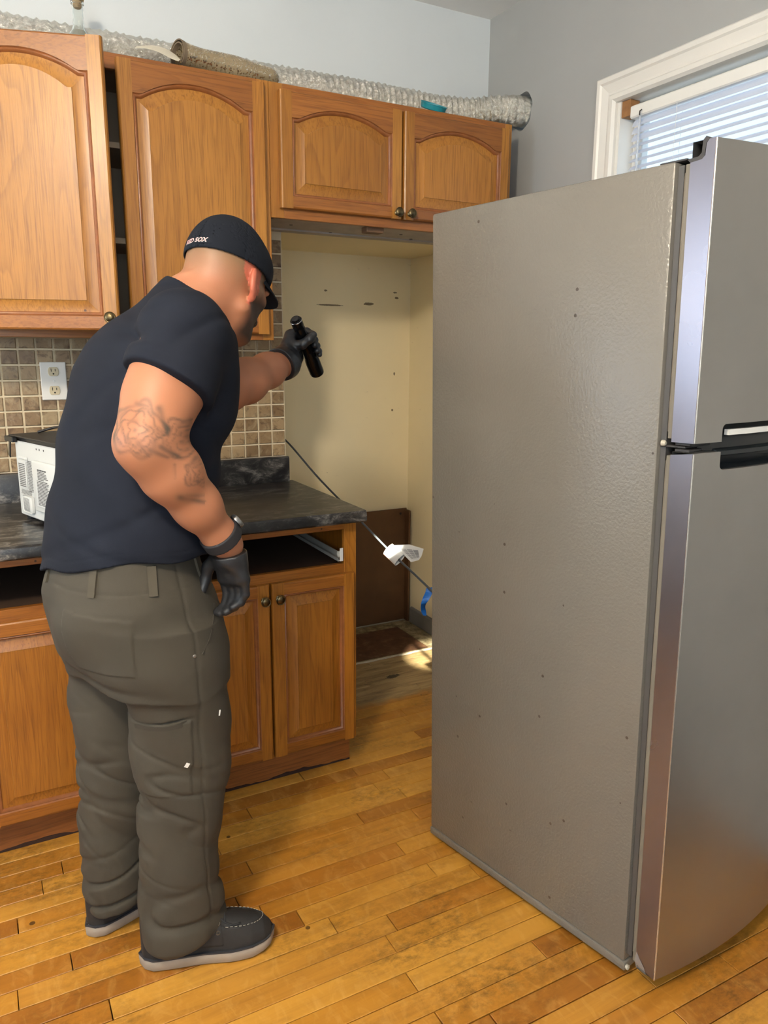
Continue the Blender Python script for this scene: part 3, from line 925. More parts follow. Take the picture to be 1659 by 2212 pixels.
# ---------------------------------------------------------------- refrigerator, pulled out of its alcove and turned
fd = Vector((0.18208926, -0.983282, 0))
fw_ = Vector((0.98319917, 0.18207392, 0.01297994)); fu = Vector((-0.01489743, 0.00916765, 0.999847))
fm = Matrix((fw_, fu.cross(fw_), fu)).transposed().to_4x4()
fm.translation = Vector((0.016, -1.06, 0.013))
fr = thing('refrigerator', 'tall grey two-door refrigerator with stainless doors, pulled out and turned beside the man', 'refrigerator', mat=fm)
FW, FDp = 0.715, 0.660
def paint_mat():
    m_, nt, b = mat_new('fridge_grey_paint')
    n = N(nt)
    col = srgb(111, 107, 99)
    vec = n.coord()
    v1 = n.new('ShaderNodeTexVoronoi'); v1.inputs['Scale'].default_value = 19; n.link(vec, v1.inputs['Vector'])
    sp = n.new('ShaderNodeSeparateColor'); n.link(v1.outputs['Color'], sp.inputs[0])
    thr = n.math('MULTIPLY', n.math('SUBTRACT', sp.outputs[0], 0.30, True), 0.125)
    wob = n.math('ADD', v1.outputs['Distance'], n.math('MULTIPLY', n.noise(vec, 240, 2), 0.03))
    s1 = n.math('LESS_THAN', wob, thr)
    c = n.mix(n.math('MULTIPLY', s1, 0.9), col, srgb(54, 42, 30))
    tone = n.noise(vec, 3, 3)
    c = n.mix(n.ramp(tone, [(0.4, BLK), (0.8, (0.22, 0.22, 0.22))]), c, srgb(100, 94, 83))
    n.link(c, b.inputs['Base Color'])
    b.inputs['Roughness'].default_value = 0.29
    h = n.noise(vec, 150, 2, 0.5)
    n.link(n.bump(h, 0.28, 0.004), b.inputs['Normal'])
    return m_
M_FP = paint_mat()
def steel(name, col, rough, aniso):
    m_, nt, b = mat_new(name)
    n = N(nt)
    f = n.noise(n.coord((1, 1, 1)), 3.5, 4, 0.6)
    g = n.noise(n.coord((160, 160, 0.6)), 6, 3)
    b.inputs['Metallic'].default_value = 0.92
    n.link(n.ramp(f, [(0.3, tuple(c * 0.88 for c in col[:3]) + (1,)), (0.7, col)]), b.inputs['Base Color'])
    n.link(n.math('ADD', n.math('MULTIPLY', f, 0.16), rough - 0.06), b.inputs['Roughness'])
    b.inputs['Anisotropic'].default_value = aniso
    n.link(n.bump(g, 0.03, 0.001), b.inputs['Normal'])
    return m_
M_SS = steel('stainless_front', srgb(172, 169, 164), 0.36, 0.2)
M_SS2 = steel('stainless_side', srgb(138, 133, 140), 0.27, 0.2)
M_GASK = simple('pale_gasket', srgb(112, 106, 94), 0.6)
M_DGREY = simple('dark_grey_plastic', srgb(52, 50, 50), 0.5)
M_POCK = simple('black_gloss_plastic', srgb(26, 30, 33), 0.22)
# cabinet shell: bowed very slightly at the back edge, chamfered front edge
part('cabinet_body', box((0, -FDp, 0.022), (FW, 0, 1.733), 0.006, 2), M_FP, fr, world=False, smooth=30)
part('base_rail', box((-0.0015, -FDp - 0.003, 0.000), (FW + 0.0015, 0.001, 0.0215), 0.003, 2), M_FP, fr, world=False, smooth=30)
part('front_flange', box((0.010, -0.6725, 0.040), (FW - 0.010, -0.6605, 1.725)), simple('flange_dark', srgb(74, 72, 70), 0.5), fr, world=False)
# top hinge cover
part('hinge_cover', box((0.012, -0.675, 1.7335), (0.085, -0.62, 1.7375), 0.0015, 2), M_DGREY, fr, world=False, smooth=30)
bm = BM(); add_lathe(bm, [(0.006, 0), (0.006, 0.005), (0.004, 0.008), (0.0005, 0.009)], (0.003, -0.668, 1.218), (0, -1, 0), 14)
add_lathe(bm, [(0.006, 0), (0.006, 0.006), (0.0005, 0.008)], (0.004, -0.664, 0.012), (0, -1, 0), 12)
part('plug_button', bm, simple('ivory_plug', srgb(176, 170, 154), 0.45), fr, world=False, smooth=True)
for x, y in ((0.06, -0.60), (FW - 0.06, -0.60), (0.06, -0.06), (FW - 0.06, -0.06)):
    bm = BM(); add_lathe(bm, [(0.016, -0.011), (0.016, -0.003), (0.008, -0.003), (0.008, 0.012)], (x, y, 0), (0, 0, 1), 14)
    part('foot', bm, M_DGREY, fr, world=False)

def bow(x):
    s_ = (x - 0.36) / 0.36
    return 0.737 + 0.050 * (1 - s_ * s_)
def door(name, zlo, zhi, cols, top_step=0.0):
    """columns: list of (x, z_low, z_high). The front skin follows the bowed face."""
    bm = BM()
    back = 0.692
    F0 = []; B0 = []
    for x, a, b_ in cols:
        F0.append((bm.verts.new((x, -bow(x), a)), bm.verts.new((x, -bow(x), b_))))
        B0.append((bm.verts.new((x, -back, a)), bm.verts.new((x, -back, b_))))
    for i in range(len(cols) - 1):
        same = abs(cols[i][0] - cols[i + 1][0]) < 1e-6
        f, g, p, q = F0[i], F0[i + 1], B0[i], B0[i + 1]
        bm.faces.new((f[0], g[0], g[1], f[1])); bm.faces.new((p[0], p[1], q[1], q[0]))
        bm.faces.new((f[0], p[0], q[0], g[0])); bm.faces.new((f[1], g[1], q[1], p[1]))
    return bm, F0, B0
def notch_cols(z0, z1, at, zr, upper):
    """columns of a door front; the pocket notch reaches zr between x=at and FW-at, with rounded corner"""
    cols = []
    r = 0.010
    xs = [0.0, 0.004, 0.03, at - 0.0001]
    arc = [at + r * (1 - math.cos(a)) for a in np.linspace(0, math.pi / 2, 6)]
    inner = list(np.linspace(at + r + 0.02, FW - at - r - 0.02, 16))
    def z_in(x):
        d = min(x - at, FW - at - x)
        if d >= r: return zr
        h = r - math.sqrt(max(0, r * r - (r - d) ** 2))
        return zr + (-h if upper else h) if False else (zr - h if upper else zr + h)
    allx = [(x, None) for x in xs] + [(x, z_in(x)) for x in arc] + [(x, zr) for x in inner] + [(FW - (x), z_in(x)) for x in reversed(arc)] + [(FW - x, None) for x in reversed(xs)]
    for x, zi in allx:
        if upper: cols.append((x, z0 if zi is None else zi, z1))
        else: cols.append((x, z0, z1 if zi is None else zi))
    return cols
AT = 0.068
def full_door(zlo, zhi, zr, upper):
    bm, F0, B0 = door('door', zlo, zhi, notch_cols(zlo, zhi, AT, zr, upper))
    f, p = F0[0], B0[0]
    o = part('door', bm, M_SS, fr, world=False, smooth=35)
    # folded steel side sheets
    for s_ in (0, 1):
        x = -0.0018 if s_ == 0 else FW + 0.0003
        bm = BM()
        if upper:   # lower shoulder at the back of the top edge
            outl = [(0.690, zlo), (0.7365, zlo), (0.7365, zhi), (0.724, zhi), (0.719, zhi - 0.006), (0.7175, zhi - 0.026), (0.712, zhi - 0.031), (0.690, zhi - 0.033)]
        else:
            outl = [(0.690, zlo + 0.012), (0.7365, zlo), (0.7365, zhi), (0.690, zhi - 0.006)]
        add_loops(bm, [[(x + dx, -a, z) for a, z in outl] for dx in (0, 0.0015)])
        part('side_sheet', bm, M_SS2, o, world=False)
    if upper:
        cp_ = [(0.690, zhi - 0.0335), (0.7115, zhi - 0.0315), (0.7165, zhi - 0.0265), (0.718, zhi - 0.006), (0.7235, zhi - 0.0002)]
        bm = BM(); add_loops(bm, [[(x, -a - o, z + o * 0.6) for a, z in cp_ for o in (0,)] + [(x, -a + 0.006, z + 0.006) for a, z in reversed(cp_)] for x in (-0.002, 0.03, FW - 0.001)])
        part('top_cap', bm, M_DGREY, o, world=False)
    bm = BM(); add_tube(bm, [(-0.0008, -0.7372, zlo + 0.001), (-0.0008, -0.7372, zhi - 0.001)], 0.0019, 8)
    part('highlight_bead', bm, simple('edge_highlight', srgb(214, 210, 204), 0.25, 0.85), o, world=False)  # thin bead added as the door corner's highlight, in its pale colour
    # door liner edge and gasket behind
    zl, zh = (zlo + 0.006, zhi - 0.034) if upper else (zlo + 0.012, zhi - 0.008)
    part('liner_edge', box((0.001, -0.6915, zl), (FW - 0.001, -0.680, zh), 0.001), M_GASK, o, world=False)
    part('gasket', box((0.012, -0.680, zl + 0.012), (FW - 0.012, -0.6725, zh - 0.012)), simple('gasket_grey', srgb(120, 114, 104), 0.7), o, world=False)
    return o
fz = full_door(1.222, 1.758, 1.256, True)
fg = full_door(0.030, 1.203, 1.167, False)
part('end_cap', box((0.004, -0.725, 1.2035), (0.05, -0.695, 1.209), 0.001), M_DGREY, fg, world=False)
part('end_cap', box((0.004, -0.725, 1.216), (0.06, -0.695, 1.2215), 0.001), M_DGREY, fz, world=False)
# hinge between the doors
part('middle_hinge', box((0.006, -0.715, 1.2105), (0.10, -0.661, 1.2145), 0.001), M_DGREY, fr, world=False)
# recessed hand pocket between the doors
bm = BM()
xs = np.linspace(AT - 0.004, FW - AT + 0.004, 20)
prof = [(0.005, 1.258), (0.028, 1.254), (0.046, 1.236), (0.048, 1.214), (0.040, 1.190), (0.020, 1.172), (0.004, 1.164)]
add_loops(bm, [[(x, -(max(bow(x) - dp, 0.700)), z) for dp, z in prof] + [(x, -0.6935, 1.166), (x, -0.6935, 1.256)] for x in xs])
pk = part('hand_pocket', bm, M_POCK, fr, world=False, smooth=40)
bm = BM()
add_loops(bm, [[(x, -(bow(x) - 0.006), 1.2440), (x, -(bow(x) - 0.016), 1.2440), (x, -(bow(x) - 0.016), 1.2330), (x, -(bow(x) - 0.006), 1.2330)] for x in xs[1:-1]])
part('pocket_strip', bm, M_WHITE, pk, world=False, label='white strip')
bm = BM()
add_loops(bm, [[(x, -(bow(x) - 0.014), 1.2085), (x, -(bow(x) - 0.004), 1.2035), (x, -(bow(x) - 0.004), 1.1955), (x, -(bow(x) - 0.022), 1.190)] for x in xs])
part('grip_lip', bm, M_POCK, pk, world=False)
# torn clear film at the foot of the lower door
M_FILM, nt, b = mat_new('clear_film')
b.inputs['Base Color'].default_value = (0.95, 0.93, 0.88, 1); b.inputs['Roughness'].default_value = 0.15
b.inputs['Transmission Weight'].default_value = 0.85; b.inputs['IOR'].default_value = 1.1
bm = BM()
add_loops(bm, [[(-0.003, -0.692, 0.075), (-0.008, -0.690, 0.055), (-0.003, -0.692, 0.035)], [(-0.0035, -0.700, 0.062), (-0.006, -0.702, 0.048), (-0.0035, -0.703, 0.034)], [(-0.003, -0.712, 0.046), (-0.004, -0.716, 0.038), (-0.003, -0.718, 0.031)]], False, False, closed=False)
part('protective_film', bm, M_FILM, fg, world=False, label='torn clear plastic film')
# ---------------------------------------------------------------- foil duct
M_FOIL, nt, b = mat_new('crumpled_foil')
n = N(nt)
b.inputs['Metallic'].default_value = 1.0
b.inputs['Base Color'].default_value = srgb(232, 228, 218)
b.inputs['Roughness'].default_value = 0.24
f = n.noise(n.coord(), 60, 6, 0.7, 1.0)
n.link(n.bump(f, 0.75, 0.012), b.inputs['Normal'])
path = spline([(-1.80, -0.080, 2.298), (-1.2, -0.078, 2.297), (-0.6, -0.078, 2.298), (0.0, -0.078, 2.296), (0.36, -0.080, 2.296), (0.56, -0.094, 2.298), (0.71, -0.140, 2.302), (0.80, -0.195, 2.309), (0.875, -0.218, 2.310), (0.965, -0.222, 2.310)], 560)
duct = thing('foil_duct', 'silver corrugated foil duct lying along the cabinet tops into a hole in the right wall', 'duct', (-0.4, -0.064, 2.233))
bm = BM()
rr = random.Random(11)
loops = []
s_ = 0.0
SEG = 40
t0, u0, v0 = frame_of(path[1] - path[0])
ph = [rr.uniform(0, 6.28) for _ in range(12)]
for i, p in enumerate(path):
    tt = (path[min(i + 1, len(path) - 1)] - path[max(i - 1, 0)]).normalized()
    if i: s_ += (p - path[i - 1]).length
    u0 = (u0 - tt * u0.dot(tt)).normalized(); v0 = tt.cross(u0)
    end = min(1.0, max(0.0, (p.x - 0.80) / 0.06))      # smooth sleeve near the wall
    L = []
    for k in range(SEG):
        a = 2 * math.pi * k / SEG
        rib = 0.5 + 0.5 * math.cos(2 * math.pi * s_ / 0.0245 + 0.35 * math.sin(s_ * 19 + ph[0]) + 0.25 * math.sin(a + s_ * 11))
        rib = rib ** 1.6
        cr = 0.0016 * math.sin(7 * a + s_ * 90 + ph[1]) * math.sin(s_ * 131 + ph[2] + 3 * a) + 0.0014 * math.sin(11 * a - s_ * 210 + ph[3]) + 0.0022 * math.sin(s_ * 9 + ph[4] + a)
        r = 0.0465 + 0.0125 * min(1, max(0, (0.72 - p.x) / 0.25)) + 0.0066 * rib * (1 - 0.8 * end) + cr * (1 - 0.75 * end) + 0.006 * end
        L.append(p + (u0 * math.cos(a) + v0 * math.sin(a)) * r)
    loops.append(L)
add_loops(bm, loops, False, False)
part('corrugated_hose', bm, M_FOIL, duct, smooth='all')

# ---------------------------------------------------------------- bottle with cork on the tall cabinet
bt = thing('glass_bottle', 'clear glass bottle with cork stopper standing on the tall oak cabinet', 'bottle', (-0.695, -0.2, ZT))
M_BGL, nt, b = mat_new('clear_bottle_glass')
b.inputs['Base Color'].default_value = (0.93, 0.95, 0.93, 1); b.inputs['Roughness'].default_value = 0.03
b.inputs['Transmission Weight'].default_value = 1.0; b.inputs['IOR'].default_value = 1.45
bx, by = -0.695, -0.20
bm = BM()
add_lathe(bm, [(0.030, 0.001), (0.047, 0.003), (0.050, 0.012), (0.050, 0.030), (0.045, 0.046), (0.034, 0.060), (0.021, 0.076), (0.0155, 0.090), (0.0150, 0.146), (0.0175, 0.147), (0.0175, 0.154), (0.0145, 0.155),
               (0.0130, 0.154), (0.0130, 0.090), (0.018, 0.077), (0.031, 0.060), (0.042, 0.046), (0.047, 0.030), (0.047, 0.012), (0.044, 0.006), (0.001, 0.005)], (bx, by, ZT), seg=36, caps=False)
part('bottle_glass', bm, M_BGL, bt, smooth=40)
bm = BM(); add_lathe(bm, [(0.0009, 0.074), (0.040, 0.0061 + 0.045), (0.0405, 0.0460), (0.0465, 0.030), (0.0465, 0.012), (0.0435, 0.0065), (0.001, 0.0055)], (bx, by, ZT), seg=36, caps=False)
bm.free()
bm = BM(); add_lathe(bm, [(0.043, 0.0066), (0.0464, 0.012), (0.0464, 0.030), (0.0412, 0.0465), (0.0302, 0.0602), (0.0174, 0.0768), (0.0008, 0.0775)], (bx, by, ZT), seg=32)
part('frosting', bm, simple('cloudy_residue', srgb(196, 194, 180), 0.6), bt, smooth=40)
bm = BM(); add_lathe(bm, [(0.009, 0.137), (0.0128, 0.142), (0.0128, 0.156), (0.0185, 0.157), (0.0195, 0.160), (0.0195, 0.168), (0.0175, 0.170), (0.0185, 0.172), (0.018, 0.186), (0.012, 0.190)], (bx, by, ZT), seg=28)
part('cork_stopper', bm, simple('cork', srgb(196, 166, 124), 0.8, bump=(200, 0.4), var=0.15, vscale=80), bt, smooth=35)

# ---------------------------------------------------------------- rolled glitter liner on the cabinet
rl = thing('shelf_liner_roll', 'loose roll of glittery brown shelf liner with a curled pale end on the oak cabinet', 'roll', (-0.27, -0.2, ZT))
M_GLIT, nt, b = mat_new('glitter_sheet')
n = N(nt)
vo = n.new('ShaderNodeTexVoronoi'); vo.inputs['Scale'].default_value = 260; n.link(n.coord(), vo.inputs['Vector'])
sp = n.new('ShaderNodeSeparateColor'); n.link(vo.outputs['Color'], sp.inputs[0])
fl = n.ramp(sp.outputs[0], [(0.72, BLK), (0.76, WHT)])
n.link(n.mix(fl, srgb(150, 134, 106), srgb(236, 222, 196)), b.inputs['Base Color'])
n.link(fl, b.inputs['Metallic'])
b.inputs['Roughness'].default_value = 0.25
nm = n.new('ShaderNodeNormalMap'); 
n.link(n.bump(sp.outputs[1], 0.8, 0.01), b.inputs['Normal'])
M_LBACK = simple('liner_backing', srgb(120, 104, 84), 0.7)
A0 = Vector((-0.430, -0.262, ZT + 0.042)); A1 = Vector((-0.095, -0.205, ZT + 0.038))
ax = (A1 - A0).normalized(); s_up = Vector((0, 0, 1)); s_up = (s_up - ax * s_up.dot(ax)).normalized(); s_sd = ax.cross(s_up)
bm = BM()
NT, NL = 60, 34
def liner_pt(t, l, off=0.0):
    """spiral sheet: t along the spiral (1.6 turns), l along the axis"""
    a = -0.9 + t * 2 * math.pi * 1.55
    sag = 1 - 0.10 * math.sin(math.pi * min(1, l / 0.55)) * (1 if l < 0.55 else 0) - 0.04 * l
    flare = 1 + 0.06 * max(0, 1 - l / 0.22) ** 2
    r = (0.0365 + 0.0145 * t) * sag * flare + off
    end = max(0.0, (l - 0.86) / 0.14)
    r *= math.sqrt(max(0.03, 1 - end * end))
    p = A0 + (A1 - A0) * l
    q = p + s_sd * math.cos(a) * r * 1.05 + s_up * math.sin(a) * r * (0.80 - 0.08 * l + 0.06 * math.sin(l * 9 - 2.6))
    q.z = max(q.z, ZT + 0.0015 + 0.002 * t)
    return q
outer = [[liner_pt(i / NT, j / NL, 0.0009) for i in range(NT + 1)] for j in range(NL + 1)]
inner = [[liner_pt(i / NT, j / NL, -0.0009) for i in range(NT + 1)] for j in range(NL + 1)]
add_loops(bm, [A + list(reversed(B)) for A, B in zip(outer, inner)], True, True)
part('liner_sheet', bm, M_GLIT, rl, smooth=50)
bm = BM()
add_loops(bm, [[liner_pt(i / NT, -0.004, 0.0022) for i in range(NT + 1)] + [liner_pt(i / NT, -0.004, -0.0022) for i in reversed(range(NT + 1))],
               [liner_pt(i / NT, 0.03, 0.0016) for i in range(NT + 1)] + [liner_pt(i / NT, 0.03, -0.0016) for i in reversed(range(NT + 1))]], True, True)
part('rolled_edge', bm, M_LBACK, rl, smooth=50)
# pale curled tail: hangs over the front edge of the cabinet
prof = spline([(-0.545, -0.215, 2.284), (-0.515, -0.222, 2.287), (-0.488, -0.240, 2.279), (-0.468, -0.268, 2.262), (-0.455, -0.292, 2.248), (-0.448, -0.312, 2.2385), (-0.444, -0.330, 2.2320)], 22)
wv = [0.040 + 0.010 * math.sin(i * 0.2) for i in range(22)]
bm = BM()
up_l = []
for i, p in enumerate(prof):
    d = Vector((0.62, 0.62, 0.45)).normalized() * (wv[i] * (1 - 0.6 * (i / 21) ** 3))
    c0 = p; c1 = p + d
    up_l.append([c0, c0.lerp(c1, 0.5) + Vector((0, 0, 0.002)), c1, c1 - Vector((0, 0, 0.0009)), c0.lerp(c1, 0.5) + Vector((0, 0, 0.0011)), c0 - Vector((0, 0, 0.0009))])
add_loops(bm, up_l)
part('curled_tail', bm, simple('pale_backing_paper', srgb(214, 206, 186), 0.55), rl, smooth=40)

# ---------------------------------------------------------------- teal lid
ld = thing('plastic_lid', 'teal round plastic lid tilted on top of the short oak cabinet', 'lid', (0.47, -0.27, ZT))
Ml = Matrix.Translation((0.468, -0.262, 2.2575)) @ Matrix.Rotation(math.radians(24), 4, 'X') @ Matrix.Rotation(math.radians(4), 4, 'Y')
bm = BM()
add_lathe(bm, [(0.0005, -0.012), (0.040, -0.012), (0.0445, -0.009), (0.047, 0.006), (0.049, 0.007), (0.049, 0.009), (0.0465, 0.009), (0.0435, -0.007), (0.039, -0.0095), (0.0005, -0.0095)], (0, 0, 0), seg=36, caps=False)
bmesh.ops.transform(bm, matrix=Ml, verts=bm.verts)
part('lid_shell', bm, simple('teal_plastic', srgb(28, 128, 140), 0.38), ld, smooth=40)

# ---------------------------------------------------------------- microwave on the worktop, its back turned out
d_ = Vector((0.318, -0.948, 0)); nrm = Vector((-0.948, -0.318, 0))
mw = thing('microwave', 'black microwave oven with its white perforated back turned out, on the slate countertop', 'microwave', mat=Matrix(((d_.x, -nrm.x, 0, -0.966), (d_.y, -nrm.y, 0, -0.292), (0, 0, 1, 0.914), (0, 0, 0, 1))))
# local: x along the back panel, y into the oven, z up
MWW, MWD, MWH = 0.345, 0.27, 0.235
M_MWB = simple('black_sheet_metal', srgb(26, 24, 24), 0.45)
M_MWW = simple('white_enamel_panel', srgb(200, 200, 196), 0.42)
part('casing', box((0, 0.003, 0.014), (MWW, MWD, MWH + 0.012), 0.004), M_MWB, mw, world=False)
bp = part('back_panel', box((0.006, -0.003, 0.016), (MWW - 0.006, 0.0025, MWH), 0.003), M_MWW, mw, world=False)
part('bulge', box((0.135, -0.0135, 0.045), (0.300, -0.0032, 0.190), 0.005, 3), M_MWW, bp, world=False, smooth=30)
part('label_plate', box((0.160, -0.0165, 0.062), (0.275, -0.0136, 0.135), 0.001), M_MWW, bp, world=False)
part('raised_plate', box((0.024, -0.0065, 0.098), (0.076, -0.0032, 0.178), 0.002), M_MWW, bp, world=False)
part('ledge', box((0.030, -0.0075, 0.184), (0.090, -0.0032, 0.193), 0.002), M_MWW, bp, world=False)
part('lower_recess', box((0.045, -0.012, 0.030), (0.112, -0.0032, 0.080), 0.008, 2), M_MWW, bp, world=False, smooth=30)
bm = BM()
for k in range(13):
    z = 0.104 + k * 0.0054
    add_box(bm, (0.029, -0.00715, z), (0.071, -0.0064, z + 0.0026))
part('louvre', bm, simple('louvre_shadow_grey', srgb(90, 88, 84), 0.6), bp, world=False)['kind'] = 'stuff'
bm = BM()
def hole(x, z, r, y):
    vs_ = [bm.verts.new((x + r * math.cos(a), y, z + r * 1.15 * math.sin(a))) for a in (2 * math.pi * k / 6 for k in range(6))]
    bm.faces.new(vs_)
for i in range(6):
    for j in range(20):
        hole(0.082 + i * 0.0052 + (0.0026 if j % 2 else 0), 0.094 + j * 0.0046, 0.0017, -0.00335)
for i in range(14):
    for j in range(4):
        hole(0.026 + i * 0.0052 + (0.0026 if j % 2 else 0), 0.0835 + j * 0.0035 - 0.0015, 0.0015, -0.00335)
for i in range(9):
    for j in range(11):
        hole(0.058 + i * 0.0046, 0.038 + j * 0.0034, 0.0012, -0.0123)
for x in (0.215, 0.235, 0.262):
    for q in (0,): hole(x - 0.06, 0.222, 0.003, -0.00335)
part('vent_holes', bm, M_BLACK, bp, world=False)['kind'] = 'stuff'
# rating label: rows of fine print too small to read
bm = BM()
rr = random.Random(9)
for k in range(24):
    z = 0.165 - k * 0.0042
    y = -0.0139 if z > 0.137 else -0.0169
    w = rr.uniform(0.035, 0.062) if z > 0.137 else rr.uniform(0.06, 0.085)
    x = 0.174
    while x < 0.174 + w:
        ww = rr.uniform(0.004, 0.012)
        add_box(bm, (x, y, z), (x + ww, y + 0.0004, z + (0.0022 if k else 0.004)))
        x += ww + 0.002
part('fine_print', bm, simple('print_ink', srgb(70, 68, 66), 0.7), bp, world=False)['kind'] = 'stuff'
for x, y in ((0.02, 0.02), (MWW - 0.03, 0.02), (0.02, MWD - 0.03), (MWW - 0.03, MWD - 0.03)):
    bm = BM(); add_lathe(bm, [(0.012, 0.0005), (0.013, 0.014)], (x, y, 0), (0, 0, 1), 12); part('foot', bm, M_MWB, mw, world=False)
bm = BM(); add_box(bm, (-0.012, -0.012, MWH + 0.0125), (MWW, MWD * 0.9, MWH + 0.017), 0.0015)
add_box(bm, (-0.030, -0.018, MWH - 0.004), (0.028, -0.0035, MWH + 0.0120), 0.002)
part('top_cover', bm, M_MWB, mw, world=False, label='black loose top cover')
bm = BM()
add_loops(bm, [[(-0.022, -0.008, MWH + 0.004), (-0.002, -0.012, MWH + 0.004), (-0.002, -0.009, MWH + 0.004), (-0.022, -0.005, MWH + 0.004)], [(-0.038, -0.008, MWH - 0.045), (-0.016, -0.012, MWH - 0.052), (-0.016, -0.009, MWH - 0.052), (-0.038, -0.005, MWH - 0.045)]])
part('corner_flap', bm, M_MWB, mw, world=False)
bm = BM(); add_tube(bm, spline([(0.02, 0.06, MWH + 0.020), (0.04, 0.10, MWH + 0.032), (0.09, 0.10, MWH + 0.036), (0.15, 0.07, MWH + 0.030), (0.22, 0.06, MWH + 0.024), (0.30, 0.10, MWH + 0.021)], 30), 0.0038, 8)
part('power_cord', bm, M_MWB, mw, world=False, smooth='all')

# ---------------------------------------------------------------- refrigerator power cord with its paper tag
cd = thing('power_cord', 'flat grey power cord with a white paper tag stretched across the alcove to the refrigerator', 'cord', (0.18, 0.0, 0.87))
pts = spline([(-0.008, 0.47, 1.12), (0.04, 0.40, 1.085), (0.099, 0.30, 1.035), (0.163, 0.083, 0.893), (0.222, -0.175, 0.764), (0.251, -0.356, 0.685), (0.270, -0.547, 0.623), (0.276, -0.72, 0.575), (0.280, -0.90, 0.52), (0.285, -0.998, 0.47)], 60)
bm = BM(); add_tube(bm, pts, 0.0050, 10, flat=(1.0, 0.75))
part('cable', bm, simple('grey_cord', srgb(70, 74, 78), 0.35), cd, smooth='all')
part('wall_plug', box((XA + 0.0008, 0.452, 1.104), (XA + 0.022, 0.488, 1.138), 0.004), M_DGREY, cd)
M_TAG = simple('white_tag_paper', srgb(205, 205, 202), 0.6)
# folded round the cord: a loop and a free leaf
i0 = min(range(60), key=lambda i: abs(pts[i].y + 0.36)); i1 = min(range(60), key=lambda i: abs(pts[i].y + 0.50))
p0, p1 = Vector((0.251, -0.352, 0.687)), Vector((0.264, -0.462, 0.6485))
dd = (p1 - p0).normalized()
tow = Vector((-0.4632, -0.8613, 0.2089)); tow = (tow - dd * tow.dot(dd)).normalized(); sdv = dd.cross(tow)
bm = BM()
loops = []
for f in (0.0, 1.0):
    L = []
    c0 = p0 + dd * (0.078 * f)
    for k in range(18):
        a = 2 * math.pi * k / 18
        L.append(c0 + tow * math.cos(a) * 0.010 + sdv * math.sin(a) * 0.026)
    loops.append(L)
add_loops(bm, loops, False, False)
tg = part('paper_tag', bm, M_TAG, cd, smooth='all', label='white folded paper tag')
q0 = p0 + dd * 0.018 - sdv * 0.026; 
Rv = Vector((0.88138919, -0.47234264, 0.00674778)); Uv = Vector((0.09283737, 0.18720453, 0.97792417))
leaf_o = Vector((0.262, -0.378, 0.707))
def leaf(a, b_, c): return leaf_o + Rv * a + Uv * b_ + Vector((-0.46, -0.86, 0.2)) * c
bm = BM()
add_loops(bm, [[leaf(0, 0, 0.012), leaf(0.062, -0.062, 0.014), leaf(0.062, -0.062, 0.0128), leaf(0, 0, 0.0108)],
               [leaf(0.055, 0.004, 0.020), leaf(0.090, -0.054, 0.018), leaf(0.090, -0.054, 0.0168), leaf(0.055, 0.004, 0.0188)],
               [leaf(0.108, -0.012, 0.024), leaf(0.100, -0.040, 0.020), leaf(0.100, -0.040, 0.0188), leaf(0.108, -0.012, 0.0228)]])
lf = part('tag_leaf', bm, M_TAG, cd, smooth=40)
bm = BM()
for k in range(10):
    t = 0.12 + k * 0.085
    a0 = Vector((0.016, -0.006)).lerp(Vector((0.066, -0.054)), t); a1 = Vector((0.092, -0.014)).lerp(Vector((0.094, -0.044)), t)
    for s0, s1 in ((0.05, 0.30), (0.34, 0.62), (0.66, 0.93)):
        b0, b1 = a0.lerp(a1, s0), a0.lerp(a1, s1)
        P_ = [leaf(b0.x, b0.y, 0.0245), leaf(b1.x, b1.y, 0.0265), leaf(b1.x, b1.y - 0.0014, 0.0262), leaf(b0.x, b0.y - 0.0014, 0.0242)]
        bm.faces.new([bm.verts.new(p) for p in P_])
part('printed_lines', bm, simple('tag_print', srgb(96, 98, 104), 0.7), lf)['kind'] = 'stuff'
bm = BM()
for k in range(9):
    f0, f1 = k / 9, (k + 0.95) / 9
    for (r0, r1) in ((math.radians(78), math.radians(112 + 10 * math.sin(k * 2.3))),):
        P_ = []
        for f, a in ((f0, r0), (f1, r0), (f1, r1), (f0, r1)):
            P_.append(p0 + dd * (0.078 * f) + tow * math.cos(a) * 0.0104 + sdv * math.sin(a) * 0.0264)
        bm.faces.new([bm.verts.new(p) for p in P_])
part('orange_band', bm, simple('orange_print', srgb(226, 130, 32), 0.6), tg)

tp_ = thing('tape_strip', 'twisted strip of blue painter tape hanging from the grey power cord', 'tape', (0.266, -0.60, 0.6))
bm = BM()
ctr = spline([(0.283, -0.600, 0.6035), (0.278, -0.602, 0.586), (0.262, -0.604, 0.560), (0.254, -0.604, 0.540), (0.258, -0.602, 0.520), (0.265, -0.600, 0.503)], 16)
L = []
for i, p in enumerate(ctr):
    w = 0.014 * (1 - 0.6 * (i / 15) ** 3)
    a = 0.3 + 0.5 * math.sin(i * 0.5)
    d = Vector((math.cos(a) * 0.9, -math.sin(a), 0.1)) * w
    nn = Vector((-0.4, -0.9, 0)) * 0.0005
    L.append([p - d + nn, p + d + nn, p + d - nn, p - d - nn])
add_loops(bm, L)
part('tape', bm, simple('blue_tape', srgb(22, 96, 176), 0.5), tp_, smooth=60)

